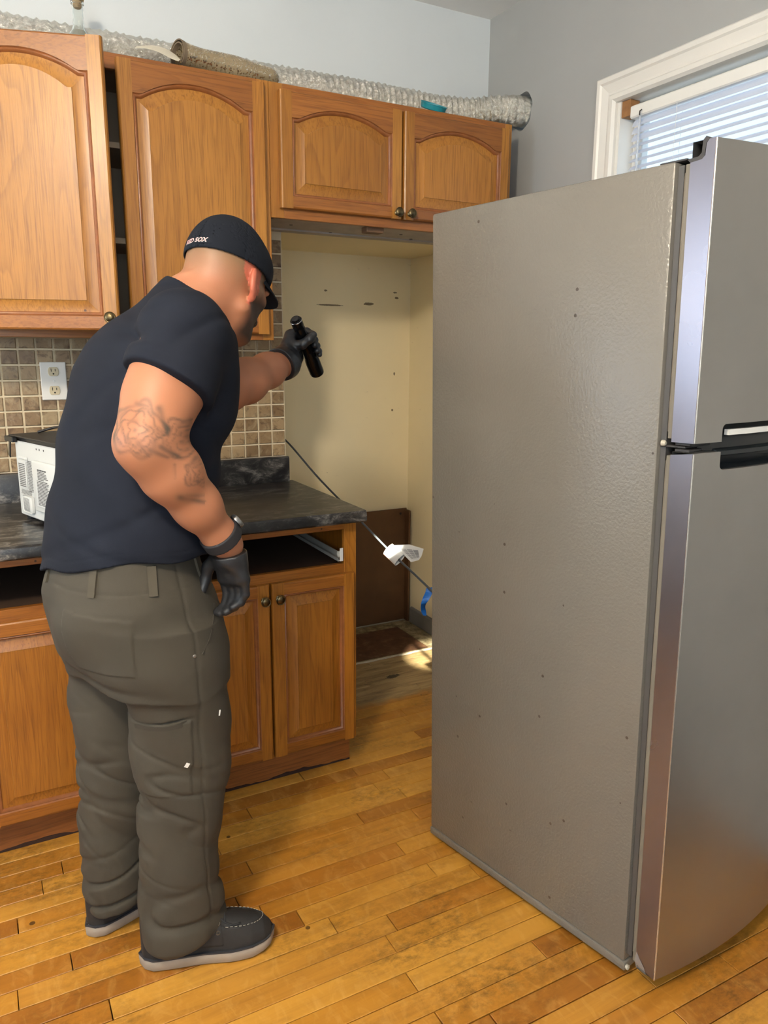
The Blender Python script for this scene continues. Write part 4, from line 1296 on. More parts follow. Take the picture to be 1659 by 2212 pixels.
# ---------------------------------------------------------------- range hood at the left end (out of frame); its lamp lights the counter
hood = thing('range_hood', 'white range hood with a small lit lamp at the left end of the counter', 'hood', (-2.28, -0.25, 1.62))
bm = BM(); add_loops(bm, [[(x, -0.006, 1.62), (x, -0.48, 1.62), (x, -0.48, 1.66), (x, -0.30, 1.76), (x, -0.006, 1.76)] for x in (-2.64, -1.92)])
part('hood_shell', bm, M_WHITE, hood)
m_, nt, b = mat_new('lit_hood_lens'); b.inputs['Emission Color'].default_value = (1, 0.85, 0.62, 1); b.inputs['Emission Strength'].default_value = HOOD_W * 6
part('lamp_lens', box((-2.38, -0.43, 1.585), (-2.20, -0.33, 1.6195), 0.006), m_, hood)
# ---------------------------------------------------------------- implicit surfaces for the figure
F32 = np.float32
def V3(*a): return np.array(a if len(a) == 3 else a[0], dtype=F32)
def unit(v): v = np.asarray(v, dtype=F32); return v / np.linalg.norm(v)
def smin(a, b, k):
    h = np.clip(0.5 + 0.5 * (b - a) / k, 0, 1)
    return b + (a - b) * h - k * h * (1 - h)
def smax(a, b, k): return -smin(-a, -b, k)
def cone(p, a, b, ra, rb):
    a, b = V3(a), V3(b); ab = b - a
    t = np.clip(((p - a) @ ab) / (ab @ ab), 0, 1)
    return np.linalg.norm(p - a - t[:, None] * ab, axis=1) - (ra + (rb - ra) * t)
def chain(p, pts, rads, k=0.01):
    d = None
    for a, b, ra, rb in zip(pts, pts[1:], rads, rads[1:]):
        c = cone(p, a, b, ra, rb)
        d = c if d is None else smin(d, c, k)
    return d
def ellip(p, c, axes, radii):
    """axes: 3 unit row vectors"""
    q = (p - V3(c)) @ np.array(axes, dtype=F32).T
    r = np.array(radii, dtype=F32)
    k0 = np.linalg.norm(q / r, axis=1); k1 = np.linalg.norm(q / (r * r), axis=1) + 1e-9
    return k0 * (k0 - 1) / k1
def plane(p, o, n_): return (p - V3(o)) @ unit(n_)
def sections(p, rows, fdir, sq=2.0):
    """stack of horizontal super-elliptic sections. rows: (z, cx, cy, half_along_f, half_across)"""
    R_ = np.array(rows, dtype=F32); R_ = R_[np.argsort(R_[:, 0])]
    zz = np.linspace(R_[0, 0], R_[-1, 0], 200)
    # smooth interpolation (cubic-ish by blurring the piecewise linear curve)
    out = []
    for i in range(1, 5):
        y = np.interp(zz, R_[:, 0], R_[:, i])
        ker = np.hanning(15); ker /= ker.sum()
        y = np.convolve(np.pad(y, 7, mode='edge'), ker, 'valid')
        out.append(np.interp(p[:, 2], zz, y).astype(F32))
    cx, cy, b_, a_ = out
    f = np.array(fdir, dtype=F32); l = np.array((fdir[1], -fdir[0]), dtype=F32)
    dx, dy = p[:, 0] - cx, p[:, 1] - cy
    u = dx * f[0] + dy * f[1]; w = dx * l[0] + dy * l[1]
    q = (np.abs(u / b_) ** sq + np.abs(w / a_) ** sq + 1e-12) ** (1 / sq)
    g = np.sqrt(u * u + w * w) / np.maximum(q, 1e-6)
    d = (q - 1) * np.maximum(g, 0.02)
    dz = np.maximum(R_[0, 0] - p[:, 2], p[:, 2] - R_[-1, 0])
    return np.maximum(d, dz)
def wob(p, s, seed=0):
    """cheap smooth pseudo-noise in about -1..1"""
    r = np.random.RandomState(seed); o = 0
    for i in range(5):
        d = r.normal(size=3); d /= np.linalg.norm(d)
        o = o + np.sin(p @ (d * s * (0.7 + 0.25 * i)).astype(F32) + F32(r.uniform(0, 6.28)))
    return o / 2.6

def surface(f, lo, hi, h):
    lo = np.array(lo, dtype=np.float64); n = np.ceil((np.array(hi) - lo) / h).astype(int) + 1
    B = 6
    nb = np.ceil(n / B).astype(int); n = nb * B
    # coarse pass
    cc = np.stack(np.meshgrid(*[lo[i] + (np.arange(nb[i]) + 0.5) * B * h for i in range(3)], indexing='ij'), -1).reshape(-1, 3).astype(F32)
    dc = f(cc)
    near = np.abs(dc) < B * h * 1.55
    D = np.repeat(np.repeat(np.repeat(np.where(dc > 0, 1.0, -1.0).astype(F32).reshape(nb), B, 0), B, 1), B, 2)
    bi = np.argwhere(near.reshape(nb))
    off = np.stack(np.meshgrid(*[np.arange(B)] * 3, indexing='ij'), -1).reshape(-1, 3)
    for s in range(0, len(bi), 4000):
        idx = (bi[s:s + 4000, None, :] * B + off[None]).reshape(-1, 3)
        pts = (lo + idx * h).astype(F32)
        D[idx[:, 0], idx[:, 1], idx[:, 2]] = f(pts)
    S = D < 0
    c = [(i, j, k) for i in (0, 1) for j in (0, 1) for k in (0, 1)]
    m = np.array(D.shape) - 1
    def sub(A, o): return A[o[0]:o[0] + m[0], o[1]:o[1] + m[1], o[2]:o[2] + m[2]]
    cnt = sum(sub(S, o).astype(np.int8) for o in c)
    act = (cnt > 0) & (cnt < 8)
    ci = np.argwhere(act)
    vid = np.full(act.shape, -1, dtype=np.int32); vid[act] = np.arange(len(ci))
    acc = np.zeros((len(ci), 3)); num = np.zeros(len(ci))
    dv = {o: D[ci[:, 0] + o[0], ci[:, 1] + o[1], ci[:, 2] + o[2]] for o in c}
    for ax in range(3):
        for o in c:
            if o[ax]: continue
            o2 = list(o); o2[ax] = 1; o2 = tuple(o2)
            a, b_ = dv[o], dv[o2]
            cr = (a < 0) != (b_ < 0)
            t = np.where(cr, a / np.where(cr, a - b_, 1), 0)
            pt = np.tile(np.array(o, float), (len(ci), 1)); pt[:, ax] += t
            acc += pt * cr[:, None]; num += cr
    verts = lo + (ci + acc / num[:, None]) * h
    faces = []
    for ax in range(3):
        u, v = (ax + 1) % 3, (ax + 2) % 3
        a = [slice(1, -1)] * 3; b_ = [slice(1, -1)] * 3
        a[ax] = slice(0, -1); b_[ax] = slice(1, None)
        e = np.argwhere(S[tuple(a)] != S[tuple(b_)])
        e[:, u] += 1; e[:, v] += 1
        ins = S[e[:, 0], e[:, 1], e[:, 2]]
        quad = []
        for du, dv_ in ((-1, -1), (0, -1), (0, 0), (-1, 0)):
            q = e.copy(); q[:, u] += du; q[:, v] += dv_
            quad.append(vid[q[:, 0], q[:, 1], q[:, 2]])
        Q = np.stack(quad, 1)
        Q[~ins] = Q[~ins][:, ::-1]
        faces.append(Q[(Q >= 0).all(1)])
    return verts, np.concatenate(faces)

def sdf_part(name, f, lo, hi, h, mat, parent, pigment=None, label=None):
    v, q = surface(f, lo, hi, h)
    me = bpy.data.meshes.new(name)
    me.vertices.add(len(v)); me.vertices.foreach_set('co', v.astype(np.float32).ravel())
    me.loops.add(q.size); me.loops.foreach_set('vertex_index', q.astype(np.int32).ravel())
    me.polygons.add(len(q)); me.polygons.foreach_set('loop_start', np.arange(0, q.size, 4, dtype=np.int32))
    me.update(calc_edges=True)
    me.validate()
    me.shade_smooth()
    if pigment is not None:
        c = pigment(v.astype(F32))
        a = me.color_attributes.new('pigment', 'FLOAT_COLOR', 'POINT')
        a.data.foreach_set('color', np.concatenate([c, np.ones((len(c), 1))], 1).astype(np.float32).ravel())
    o = link_mesh(name, me, mat, parent, True)
    if label: o['label'] = label
    return o
# ---------------------------------------------------------------- the man
man = thing('person', 'man in navy T-shirt, dark cap and work trousers, bending forward with a flashlight in hand', 'person', (-0.79, -1.08, 0.0))
hf = np.array((0.951, 0.309), dtype=F32)           # hips face this way
hl = np.array((0.309, -0.951), dtype=F32)          # his right
M_SKIN = attr_mat('skin', 0.50, bump=(420, 0.12, 0.001), spec=0.4, sss=0.12)
M_SHIRT = simple('navy_cotton', srgb(24, 28, 38), 0.9, bump=(700, 0.25, 0.001), var=0.12, vscale=9, spec=0.2)
M_PANTS = simple('grey_brown_canvas', srgb(60, 55, 45), 0.85, bump=(900, 0.25, 0.001), var=0.10, vscale=6)
M_PSEAM = simple('canvas_seam', srgb(54, 49, 40), 0.85)
M_CAP = simple('cap_navy_black', srgb(21, 25, 33), 0.9, bump=(600, 0.25, 0.001), spec=0.2)
M_GLOVE = simple('black_nitrile', srgb(30, 31, 34), 0.42, bump=(120, 0.22, 0.002))
M_BOOT = simple('black_nubuck', srgb(34, 33, 33), 0.7, bump=(260, 0.25, 0.001), var=0.2, vscale=20)
M_SOLE = simple('grey_wedge_sole', srgb(152, 142, 130), 0.7, var=0.12, vscale=16)

# head frame
faz, fp = math.radians(37), math.radians(24)
face_h = np.array((math.cos(faz), math.sin(faz), 0), dtype=F32)
HF = unit(face_h * math.cos(fp) + V3(0, 0, -math.sin(fp)))
HU = unit(face_h * math.sin(fp) + V3(0, 0, math.cos(fp)))
HR_ = unit(np.cross(HF, HU))                        # his right
HC = V3(-0.543, -1.050, 1.556)                     # between the ears
def hp(f, r, u): return HC + HF * f + HR_ * r + HU * u
HAX = (HF, HR_, HU)
NECK0 = V3(-0.655, -1.065, 1.475)

# limbs
SR, ER, WR = V3(-0.690, -1.225, 1.440), V3(-0.785, -1.335, 1.243), V3(-0.641, -1.270, 1.040)
SL, EL, WL = V3(-0.665, -0.885, 1.435), V3(-0.525, -0.960, 1.318), V3(-0.317, -0.800, 1.3775)
def lerp(a, b, t): return a + (b - a) * F32(t)

SHIRT_ROWS = [  # z, cx, cy, half depth, half width
    (0.915, -0.800, -1.076, 0.160, 0.204), (0.945, -0.801, -1.076, 0.160, 0.206), (1.00, -0.794, -1.076, 0.158, 0.206), (1.04, -0.787, -1.075, 0.155, 0.203),
    (1.09, -0.776, -1.075, 0.154, 0.200), (1.14, -0.764, -1.075, 0.154, 0.198), (1.21, -0.750, -1.073, 0.155, 0.196), (1.245, -0.734, -1.072, 0.164, 0.200),
    (1.275, -0.727, -1.072, 0.165, 0.202), (1.32, -0.718, -1.070, 0.158, 0.204), (1.37, -0.708, -1.070, 0.148, 0.206),
    (1.425, -0.694, -1.068, 0.133, 0.196), (1.465, -0.678, -1.066, 0.112, 0.165), (1.50, -0.660, -1.066, 0.080, 0.120), (1.53, -0.648, -1.064, 0.052, 0.080), (1.56, -0.640, -1.062, 0.03, 0.05)]

def head(p):
    d = ellip(p, hp(-0.012, 0, 0.040), HAX, (0.098, 0.077, 0.090))
    d = smin(d, ellip(p, hp(0.030, 0, -0.025), HAX, (0.068, 0.066, 0.090)), 0.03)       # face
    d = smin(d, ellip(p, hp(0.052, 0, -0.098), HAX, (0.040, 0.040, 0.024)), 0.03)       # chin
    for s in (-1, 1):
        d = smin(d, cone(p, hp(-0.002, s * 0.058, -0.060), hp(0.060, s * 0.026, -0.098), 0.018, 0.014), 0.02)   # jaw
        d = smin(d, cone(p, hp(0.070, s * 0.045, -0.012), hp(0.030, s * 0.064, -0.012), 0.014, 0.011), 0.02)    # cheekbone
        d = smin(d, ellip(p, hp(0.083, s * 0.033, 0.018), HAX, (0.012, 0.024, 0.009)), 0.012)                    # brow
        d = smax(d, -ellip(p, hp(0.098, s * 0.032, 0.000), HAX, (0.016, 0.019, 0.011)), 0.010)                   # eye socket
        d = smin(d, ellip(p, hp(0.079, s * 0.032, -0.001), HAX, (0.013, 0.0135, 0.0115)), 0.002)                 # eyeball and lids
    d = smin(d, chain(p, [hp(0.092, 0, 0.006), hp(0.106, 0, -0.018), hp(0.118, 0, -0.036)], [0.008, 0.010, 0.0135], 0.008), 0.010)   # nose
    for s in (-1, 1):
        d = smin(d, ellip(p, hp(0.105, s * 0.013, -0.040), HAX, (0.011, 0.008, 0.008)), 0.006)
    d = smin(d, ellip(p, hp(0.095, 0, -0.066), HAX, (0.010, 0.024, 0.0065)), 0.006)     # lips
    d = smin(d, ellip(p, hp(0.093, 0, -0.077), HAX, (0.010, 0.021, 0.0065)), 0.006)
    d = smax(d, -ellip(p, hp(0.106, 0, -0.0712), HAX, (0.008, 0.024, 0.0012)), 0.002)
    # neck
    d = smin(d, chain(p, [hp(-0.030, 0, -0.005), lerp(hp(-0.035, 0, -0.06), NECK0, 0.45), NECK0 + V3(0.008, 0, 0)], [0.066, 0.063, 0.074], 0.03), 0.03)
    d = smin(d, cone(p, hp(0.015, 0, -0.085), NECK0 + V3(0.075, 0.01, 0.0), 0.045, 0.055), 0.03)
    # ears: flattened shell with a hollow and a lobe
    for s in (-1, 1):
        a1 = unit(HU - HF * F32(0.25)); a0 = unit(HF + HU * F32(0.25) - HR_ * F32(s * 0.45)); a2 = unit(np.cross(a0, a1))
        e = ellip(p, hp(-0.012, s * 0.083, -0.010), (a0, a2, a1), (0.0205, 0.0085, 0.033))
        e = smax(e, -ellip(p, hp(-0.006, s * 0.094, -0.006), (a0, a2, a1), (0.0115, 0.010, 0.020)), 0.005)
        e = smin(e, ellip(p, hp(-0.004, s * 0.079, -0.038), HAX, (0.009, 0.006, 0.011)), 0.006)
        e = smin(e, ellip(p, hp(0.006, s * 0.080, -0.012), HAX, (0.005, 0.005, 0.009)), 0.004)
        d = smin(d, e, 0.005)
    return d

def arm_r(p):
    d = chain(p, [SR, lerp(SR, ER, 0.45), ER], [0.072, 0.0655, 0.0545], 0.03)
    d = smin(d, cone(p, lerp(SR, ER, 0.62) + V3(-0.018, -0.004, 0.0), lerp(SR, ER, 0.92) + V3(-0.010, 0, 0), 0.052, 0.046), 0.03)   # triceps
    d = smin(d, cone(p, lerp(SR, ER, 0.5) + V3(0.022, 0, 0.004), lerp(SR, ER, 0.85) + V3(0.016, 0, 0.01), 0.050, 0.042), 0.03)     # biceps
    d = smin(d, cone(p, ER + V3(-0.022, 0, -0.006), ER + V3(-0.012, 0, -0.018), 0.030, 0.030), 0.03)    # point of the elbow
    d = smin(d, chain(p, [ER, lerp(ER, WR, 0.28), lerp(ER, WR, 0.65), WR, WR + (WR - ER) * F32(0.13)], [0.050, 0.0545, 0.043, 0.0305, 0.030], 0.03), 0.025)
    return d
def arm_l(p):
    d = chain(p, [SL, lerp(SL, EL, 0.5), EL], [0.070, 0.060, 0.050], 0.03)
    d = smin(d, chain(p, [EL, lerp(EL, WL, 0.3), lerp(EL, WL, 0.7), WL, WL + (WL - EL) * F32(0.06)], [0.048, 0.0515, 0.041, 0.029, 0.026], 0.03), 0.025)
    return d

LEG_N = [  # near (right) leg: z, cx, cy, half depth, half width
    (0.84, -0.760, -1.165, 0.130, 0.115), (0.76, -0.745, -1.168, 0.130, 0.118), (0.68, -0.722, -1.170, 0.114, 0.112), (0.60, -0.717, -1.168, 0.110, 0.106), (0.547, -0.715, -1.165, 0.109, 0.102),
    (0.432, -0.717, -1.162, 0.100, 0.094), (0.317, -0.729, -1.160, 0.092, 0.090), (0.198, -0.740, -1.160, 0.088, 0.088),
    (0.134, -0.737, -1.162, 0.097, 0.090), (0.085, -0.737, -1.166, 0.101, 0.090), (0.030, -0.748, -1.168, 0.092, 0.086)]
LEG_F = [
    (0.84, -0.810, -0.990, 0.130, 0.110), (0.76, -0.812, -0.990, 0.122, 0.108), (0.68, -0.815, -0.990, 0.112, 0.104), (0.60, -0.828, -0.992, 0.102, 0.100), (0.504, -0.836, -0.995, 0.092, 0.094), (0.384, -0.844, -0.995, 0.088, 0.090),
    (0.26, -0.848, -0.990, 0.086, 0.087), (0.15, -0.850, -0.985, 0.084, 0.086), (0.10, -0.852, -0.983, 0.078, 0.083), (0.055, -0.852, -0.983, 0.070, 0.078)]
HIPS = [(1.04, -0.795, -1.078, 0.126, 0.168), (1.00, -0.800, -1.078, 0.136, 0.176), (0.955, -0.802, -1.078, 0.145, 0.188), (0.93, -0.801, -1.078, 0.153, 0.195), (0.90, -0.797, -1.078, 0.164, 0.202), (0.864, -0.789, -1.078, 0.171, 0.204), (0.81, -0.782, -1.078, 0.168, 0.204),
        (0.76, -0.772, -1.078, 0.166, 0.206), (0.71, -0.762, -1.078, 0.148, 0.196)]
NF = (0.985, -0.17); FF = (0.94, 0.34)

def body(p):
    torso = sections(p, [(z, x, y, max(b - (0.016 if z > 1.1 else 0.055), 0.012), max(a - (0.018 if z > 1.1 else 0.060), 0.02)) for z, x, y, b, a in SHIRT_ROWS if z > 0.93], hf)
    hips = sections(p, [(z, x, y, b - 0.045, a - 0.045) for z, x, y, b, a in HIPS], hf)
    d = smin(torso, hips, 0.03)
    for rows, fd in ((LEG_N, NF), (LEG_F, FF)):
        d = smin(d, chain(p, [V3(r[1], r[2], r[0]) for r in (rows[1], rows[4], rows[-3])], [0.075, 0.055, 0.038], 0.02), 0.02)
    d = smin(d, arm_r(p), 0.03); d = smin(d, arm_l(p), 0.03)
    return smin(d, head(p), 0.025)

def lin(r, g, b): return np.array(srgb(r, g, b)[:3])
# tattoo drawn in the flattened image of the arm seen from outside: (along the arm, around it)
TD = unit(WR - SR)
TS = unit(np.cross(TD, V3(0.42, 0.90, -0.1)))       # across the arm, in view from his right-hand back side
TOUT = unit(np.cross(TD, TS))
def tat_uv(v):
    q = v - ER
    return q @ TS, q @ V3(0.02, 0.05, 0.998)
def skin_pigment(v):
    n_ = len(v)
    base = np.tile(lin(168, 112, 82), (n_, 1))
    w = wob(v, 30, 4)[:, None]
    base = base * (1 + 0.05 * w)
    rel = v - HC
    f, r, u = rel @ HF, rel @ HR_, rel @ HU
    hd = (np.linalg.norm(rel, axis=1) < 0.16)
    def blend(c, k, m_): 
        k = (np.clip(k, 0, 1) * m_)[:, None]
        return base * (1 - k) + c * k
    # clipped hair around the back and sides
    k = np.clip((u + 0.052 + 0.12 * f + 0.004 * wob(v, 90, 2)) / 0.060, 0, 1) * np.clip((0.055 - f) / 0.02, 0, 1)
    base = blend(lin(116, 94, 68), k * 0.8, hd)
    k = np.clip(((f - 0.002) / 0.014), 0, 1) * np.clip((0.030 - f) / 0.012, 0, 1) * np.clip((u + 0.045) / 0.02, 0, 1)
    base = blend(lin(96, 76, 62), k * 0.45, hd)
    # stubble along jaw, chin and lip, with the face's shade painted in
    k = np.clip((-0.008 - u + 0.28 * (f - 0.02)) / 0.030, 0, 1) * np.clip((f + 0.006) / 0.03, 0, 1) * np.clip((0.135 + u) / 0.03, 0, 1)
    base = blend(lin(50, 40, 35), k * 0.95, hd)
    ear = (np.abs(r) > 0.0735) & (f > -0.045) & (f < 0.02) & (u < 0.03) & (u > -0.055)
    base = blend(lin(206, 104, 84), np.ones(n_) * 0.6, ear & hd)
    lips = (np.abs(u + 0.0715) < 0.011) & (np.abs(r) < 0.024) & (f > 0.09)
    base = blend(lin(150, 84, 74), np.ones(n_) * 0.6, lips & hd)
    for s in (-1, 1):
        e = ((r - s * 0.032) / 0.012) ** 2 + ((u + 0.001) / 0.0045) ** 2 < 1
        base = blend(lin(226, 220, 212), np.ones(n_), e & hd & (f > 0.085))
        e2 = ((r - s * 0.032) / 0.0052) ** 2 + ((u + 0.001) / 0.0045) ** 2 < 1
        base = blend(lin(46, 30, 22), np.ones(n_), e2 & hd & (f > 0.085))
        b_ = ((r - s * 0.034) / 0.024) ** 2 + ((u - 0.020 - 0.0 * r) / 0.0045) ** 2 < 1
        base = blend(lin(40, 30, 24), np.ones(n_) * 0.85, b_ & hd & (f > 0.07))
    # rose and leaf tattoo, grey-green ink, outer side of elbow and forearm
    X, Z = v @ V3(0.8814, -0.4723, 0.0067) , v[:, 2]
    x0 = ER @ V3(0.8814, -0.4723, 0.0067); z0 = ER[2]
    x, z = X - x0, Z - z0
    arm = (cone(v, SR, ER, 0.09, 0.08) < 0) | (cone(v, ER, WR, 0.085, 0.06) < 0)
    arm &= (v[:, 2] < 1.36)
    ink = np.zeros(n_)
    def rose(cx, cz, R, seed, turns=2.6):
        th = np.arctan2(z - cz, x - cx); rr_ = np.hypot(x - cx, z - cz)
        rim = R * (1 + 0.13 * np.sin(5 * th + seed) + 0.05 * np.sin(9 * th + 2 * seed))
        q = rr_ / rim
        line = np.exp(-((q - 1) / 0.095) ** 2) * (0.75 + 0.25 * np.sin(th * 2 + seed))
        for k in range(3):                                       # rings of petals
            rq = 0.30 + 0.24 * k
            pet = rq + 0.085 * np.sin((3 + k) * th + seed * (k + 1))
            line = np.maximum(line, 0.75 * np.exp(-((q - pet) / 0.050) ** 2))
            shade = np.clip((q - pet + 0.02) / 0.10, 0, 1) * np.clip((pet + 0.19 - q) / 0.13, 0, 1)
            line = np.maximum(line, 0.62 * shade * (0.5 + 0.5 * np.sin((3 + k) * th + 1.7 * seed)))
        line = np.maximum(line, 0.6 * np.exp(-(q / 0.10) ** 2))
        return np.where(q < 1.12, line, 0)
    ink = np.maximum(ink, rose(-0.006, 0.030, 0.045, 1.3))
    ink = np.maximum(ink, 0.8 * rose(0.066, 0.012, 0.033, 4.1))
    ink = np.maximum(ink, 0.85 * rose(0.092, -0.058, 0.026, 2.2))
    ink = np.maximum(ink, 0.6 * rose(0.142, -0.150, 0.026, 0.7))
    def stroke(ax_, az, bx_, bz, w, s):
        d = np.stack([x - ax_, z - az], 1); e = np.array([bx_ - ax_, bz - az]); t = np.clip(d @ e / (e @ e), 0, 1)
        dist = np.linalg.norm(d - t[:, None] * e, axis=1)
        return s * np.exp(-(dist / (w * (1 - 0.55 * t))) ** 2)
    for a in ((0.030, 0.066, 0.046, 0.020, 0.006, 0.85), (0.020, -0.004, 0.044, -0.020, 0.007, 0.7), (0.036, 0.000, 0.062, -0.024, 0.006, 0.8), (-0.010, 0.074, 0.012, 0.070, 0.006, 0.7),
              (0.052, -0.034, 0.050, -0.062, 0.0022, 0.6), (0.054, -0.100, 0.098, -0.120, 0.008, 0.75), (0.064, -0.098, 0.104, -0.104, 0.006, 0.5), (0.118, -0.100, 0.122, -0.142, 0.006, 0.55),
              (0.104, -0.150, 0.128, -0.182, 0.006, 0.5), (0.000, 0.010, 0.016, -0.016, 0.005, 0.6), (0.080, -0.028, 0.070, -0.046, 0.005, 0.6), (0.094, -0.026, 0.110, -0.040, 0.005, 0.55)):
        ink = np.maximum(ink, stroke(*a))
    ink *= (0.82 + 0.18 * wob(v, 160, 9))
    back = (v - ER) @ V3(-0.46, -0.86, 0.0) > -0.035           # only on the outward side
    base = blend(lin(58, 58, 52), ink * 0.95, arm & back)
    return base
sdf_part('body', body, (-1.00, -1.44, 0.03), (-0.28, -0.74, 1.70), 0.0036, M_SKIN, man, skin_pigment, label='bare tattooed forearm, neck and face')

# ---- T-shirt
NECK_N = unit(V3(0.74, 0.05, 0.67)); NECK_O = V3(-0.628, -1.070, 1.512)
CUFF_R = lerp(SR, ER, 0.50); CUFF_RN = unit(unit(ER - SR) + V3(-0.14, 0.075, 0))
CUFF_L = lerp(SL, EL, 0.80); CUFF_LN = unit(EL - SL)
def shirt(p):
    d = sections(p, SHIRT_ROWS, hf, 2.15)
    d = smin(d, cone(p, V3(-0.66, -1.07, 1.478), V3(-0.675, -1.225, 1.440), 0.068, 0.066), 0.035)     # yoke to the right shoulder
    d = smin(d, cone(p, V3(-0.66, -1.07, 1.478), V3(-0.66, -0.885, 1.435), 0.068, 0.064), 0.035)
    sl = chain(p, [SR + V3(0.0, 0.01, 0.0), lerp(SR, ER, 0.40), lerp(SR, ER, 0.85)], [0.0845, 0.0825, 0.082], 0.03)
    sl = smin(sl, cone(p, SR + V3(0.03, 0.03, -0.01), lerp(SR, ER, 0.6) + V3(0.030, 0.012, 0.012), 0.070, 0.060), 0.03)
    sl = smax(sl, plane(p, CUFF_R, CUFF_RN), 0.006)
    d = smin(d, sl, 0.022)
    s2 = chain(p, [SL, lerp(SL, EL, 1.0)], [0.080, 0.068], 0.03)
    s2 = smax(s2, plane(p, CUFF_L, CUFF_LN), 0.006)
    d = smin(d, s2, 0.03)
    # folds
    q = p
    arm = np.exp(-np.clip(cone(p, SR, ER, 0.07, 0.07), 0, 1) / 0.02)
    tA = ((p - SR) @ (ER - SR)) / ((ER - SR) @ (ER - SR))
    f1 = np.sin((p @ V3(-60, 25, 52)) + 1.2 * wob(p, 16, 3)) * 0.0024 * arm * np.exp(-((tA - 0.12) / 0.33) ** 2)
    pit = np.exp(-np.sum(((p - V3(-0.775, -1.225, 1.425)) / V3(0.065, 0.07, 0.055)) ** 2, 1))
    f2 = np.exp(-(np.sin((p @ V3(23, 6, 44)) + 0.6 * wob(p, 18, 5)) / 0.45) ** 2) * 0.0140 * pit
    low = np.clip((1.16 - p[:, 2]) / 0.16, 0, 1) * np.clip((p[:, 2] - 0.93) / 0.04, 0, 1)
    f3 = np.exp(-(np.sin(p @ V3(9, -6, 34) + 1.1 * wob(p, 10, 7)) / 0.4) ** 2) * 0.0065 * low * np.clip(0.5 + wob(p, 8, 77), 0, 1)
    f4 = 0.0045 * wob(p, 14, 8) + 0.0035 * np.sin(p @ V3(34, 8, 26) + 1.6 * wob(p, 9, 1)) * np.clip((1.45 - p[:, 2]) / 0.1, 0, 1)
    qs = np.stack([p[:, 0] * 1.0 + p[:, 2] * 0.6, p[:, 1], p[:, 2] * 1.5 - p[:, 0] * 0.7], 1)
    f5 = np.exp(-(wob(qs, 10, 81) / 0.16) ** 2) * 0.0042
    d = d + f1 + f2 + f3 + f4 + f5
    # hem and cuff bands, hem line rolls up slightly at the left back
    hz = 0.955 + 0.043 * np.clip(-(p[:, 1] + 1.076) / 0.2, -0.6, 1) + 0.004 * np.sin(p[:, 0] * 38 + 1) + 0.003 * np.sin(p[:, 1] * 50)
    band = np.exp(-((p[:, 2] - hz - 0.024) / 0.0022) ** 2)
    d = d + 0.0013 * band * (p[:, 2] < 1.02)
    tc = plane(p, CUFF_R, CUFF_RN)
    d = d + 0.0012 * np.exp(-((tc + 0.021) / 0.002) ** 2) * (arm > 0.3)
    d = smax(d, hz - p[:, 2], 0.004)
    # neck opening and ribbed collar
    dn = plane(p, NECK_O, NECK_N)
    rn = np.linalg.norm((p - NECK_O) - dn[:, None] * NECK_N, axis=1)
    d = d - 0.0014 * np.exp(-((dn + 0.012) / 0.009) ** 2) * (rn < 0.11)
    d = smax(d, np.where(rn < 0.13, dn, -1.0), 0.004)
    return d
sdf_part('t_shirt', shirt, (-1.0, -1.46, 0.90), (-0.42, -0.76, 1.58), 0.0036, M_SHIRT, man, label='navy short-sleeved T-shirt')

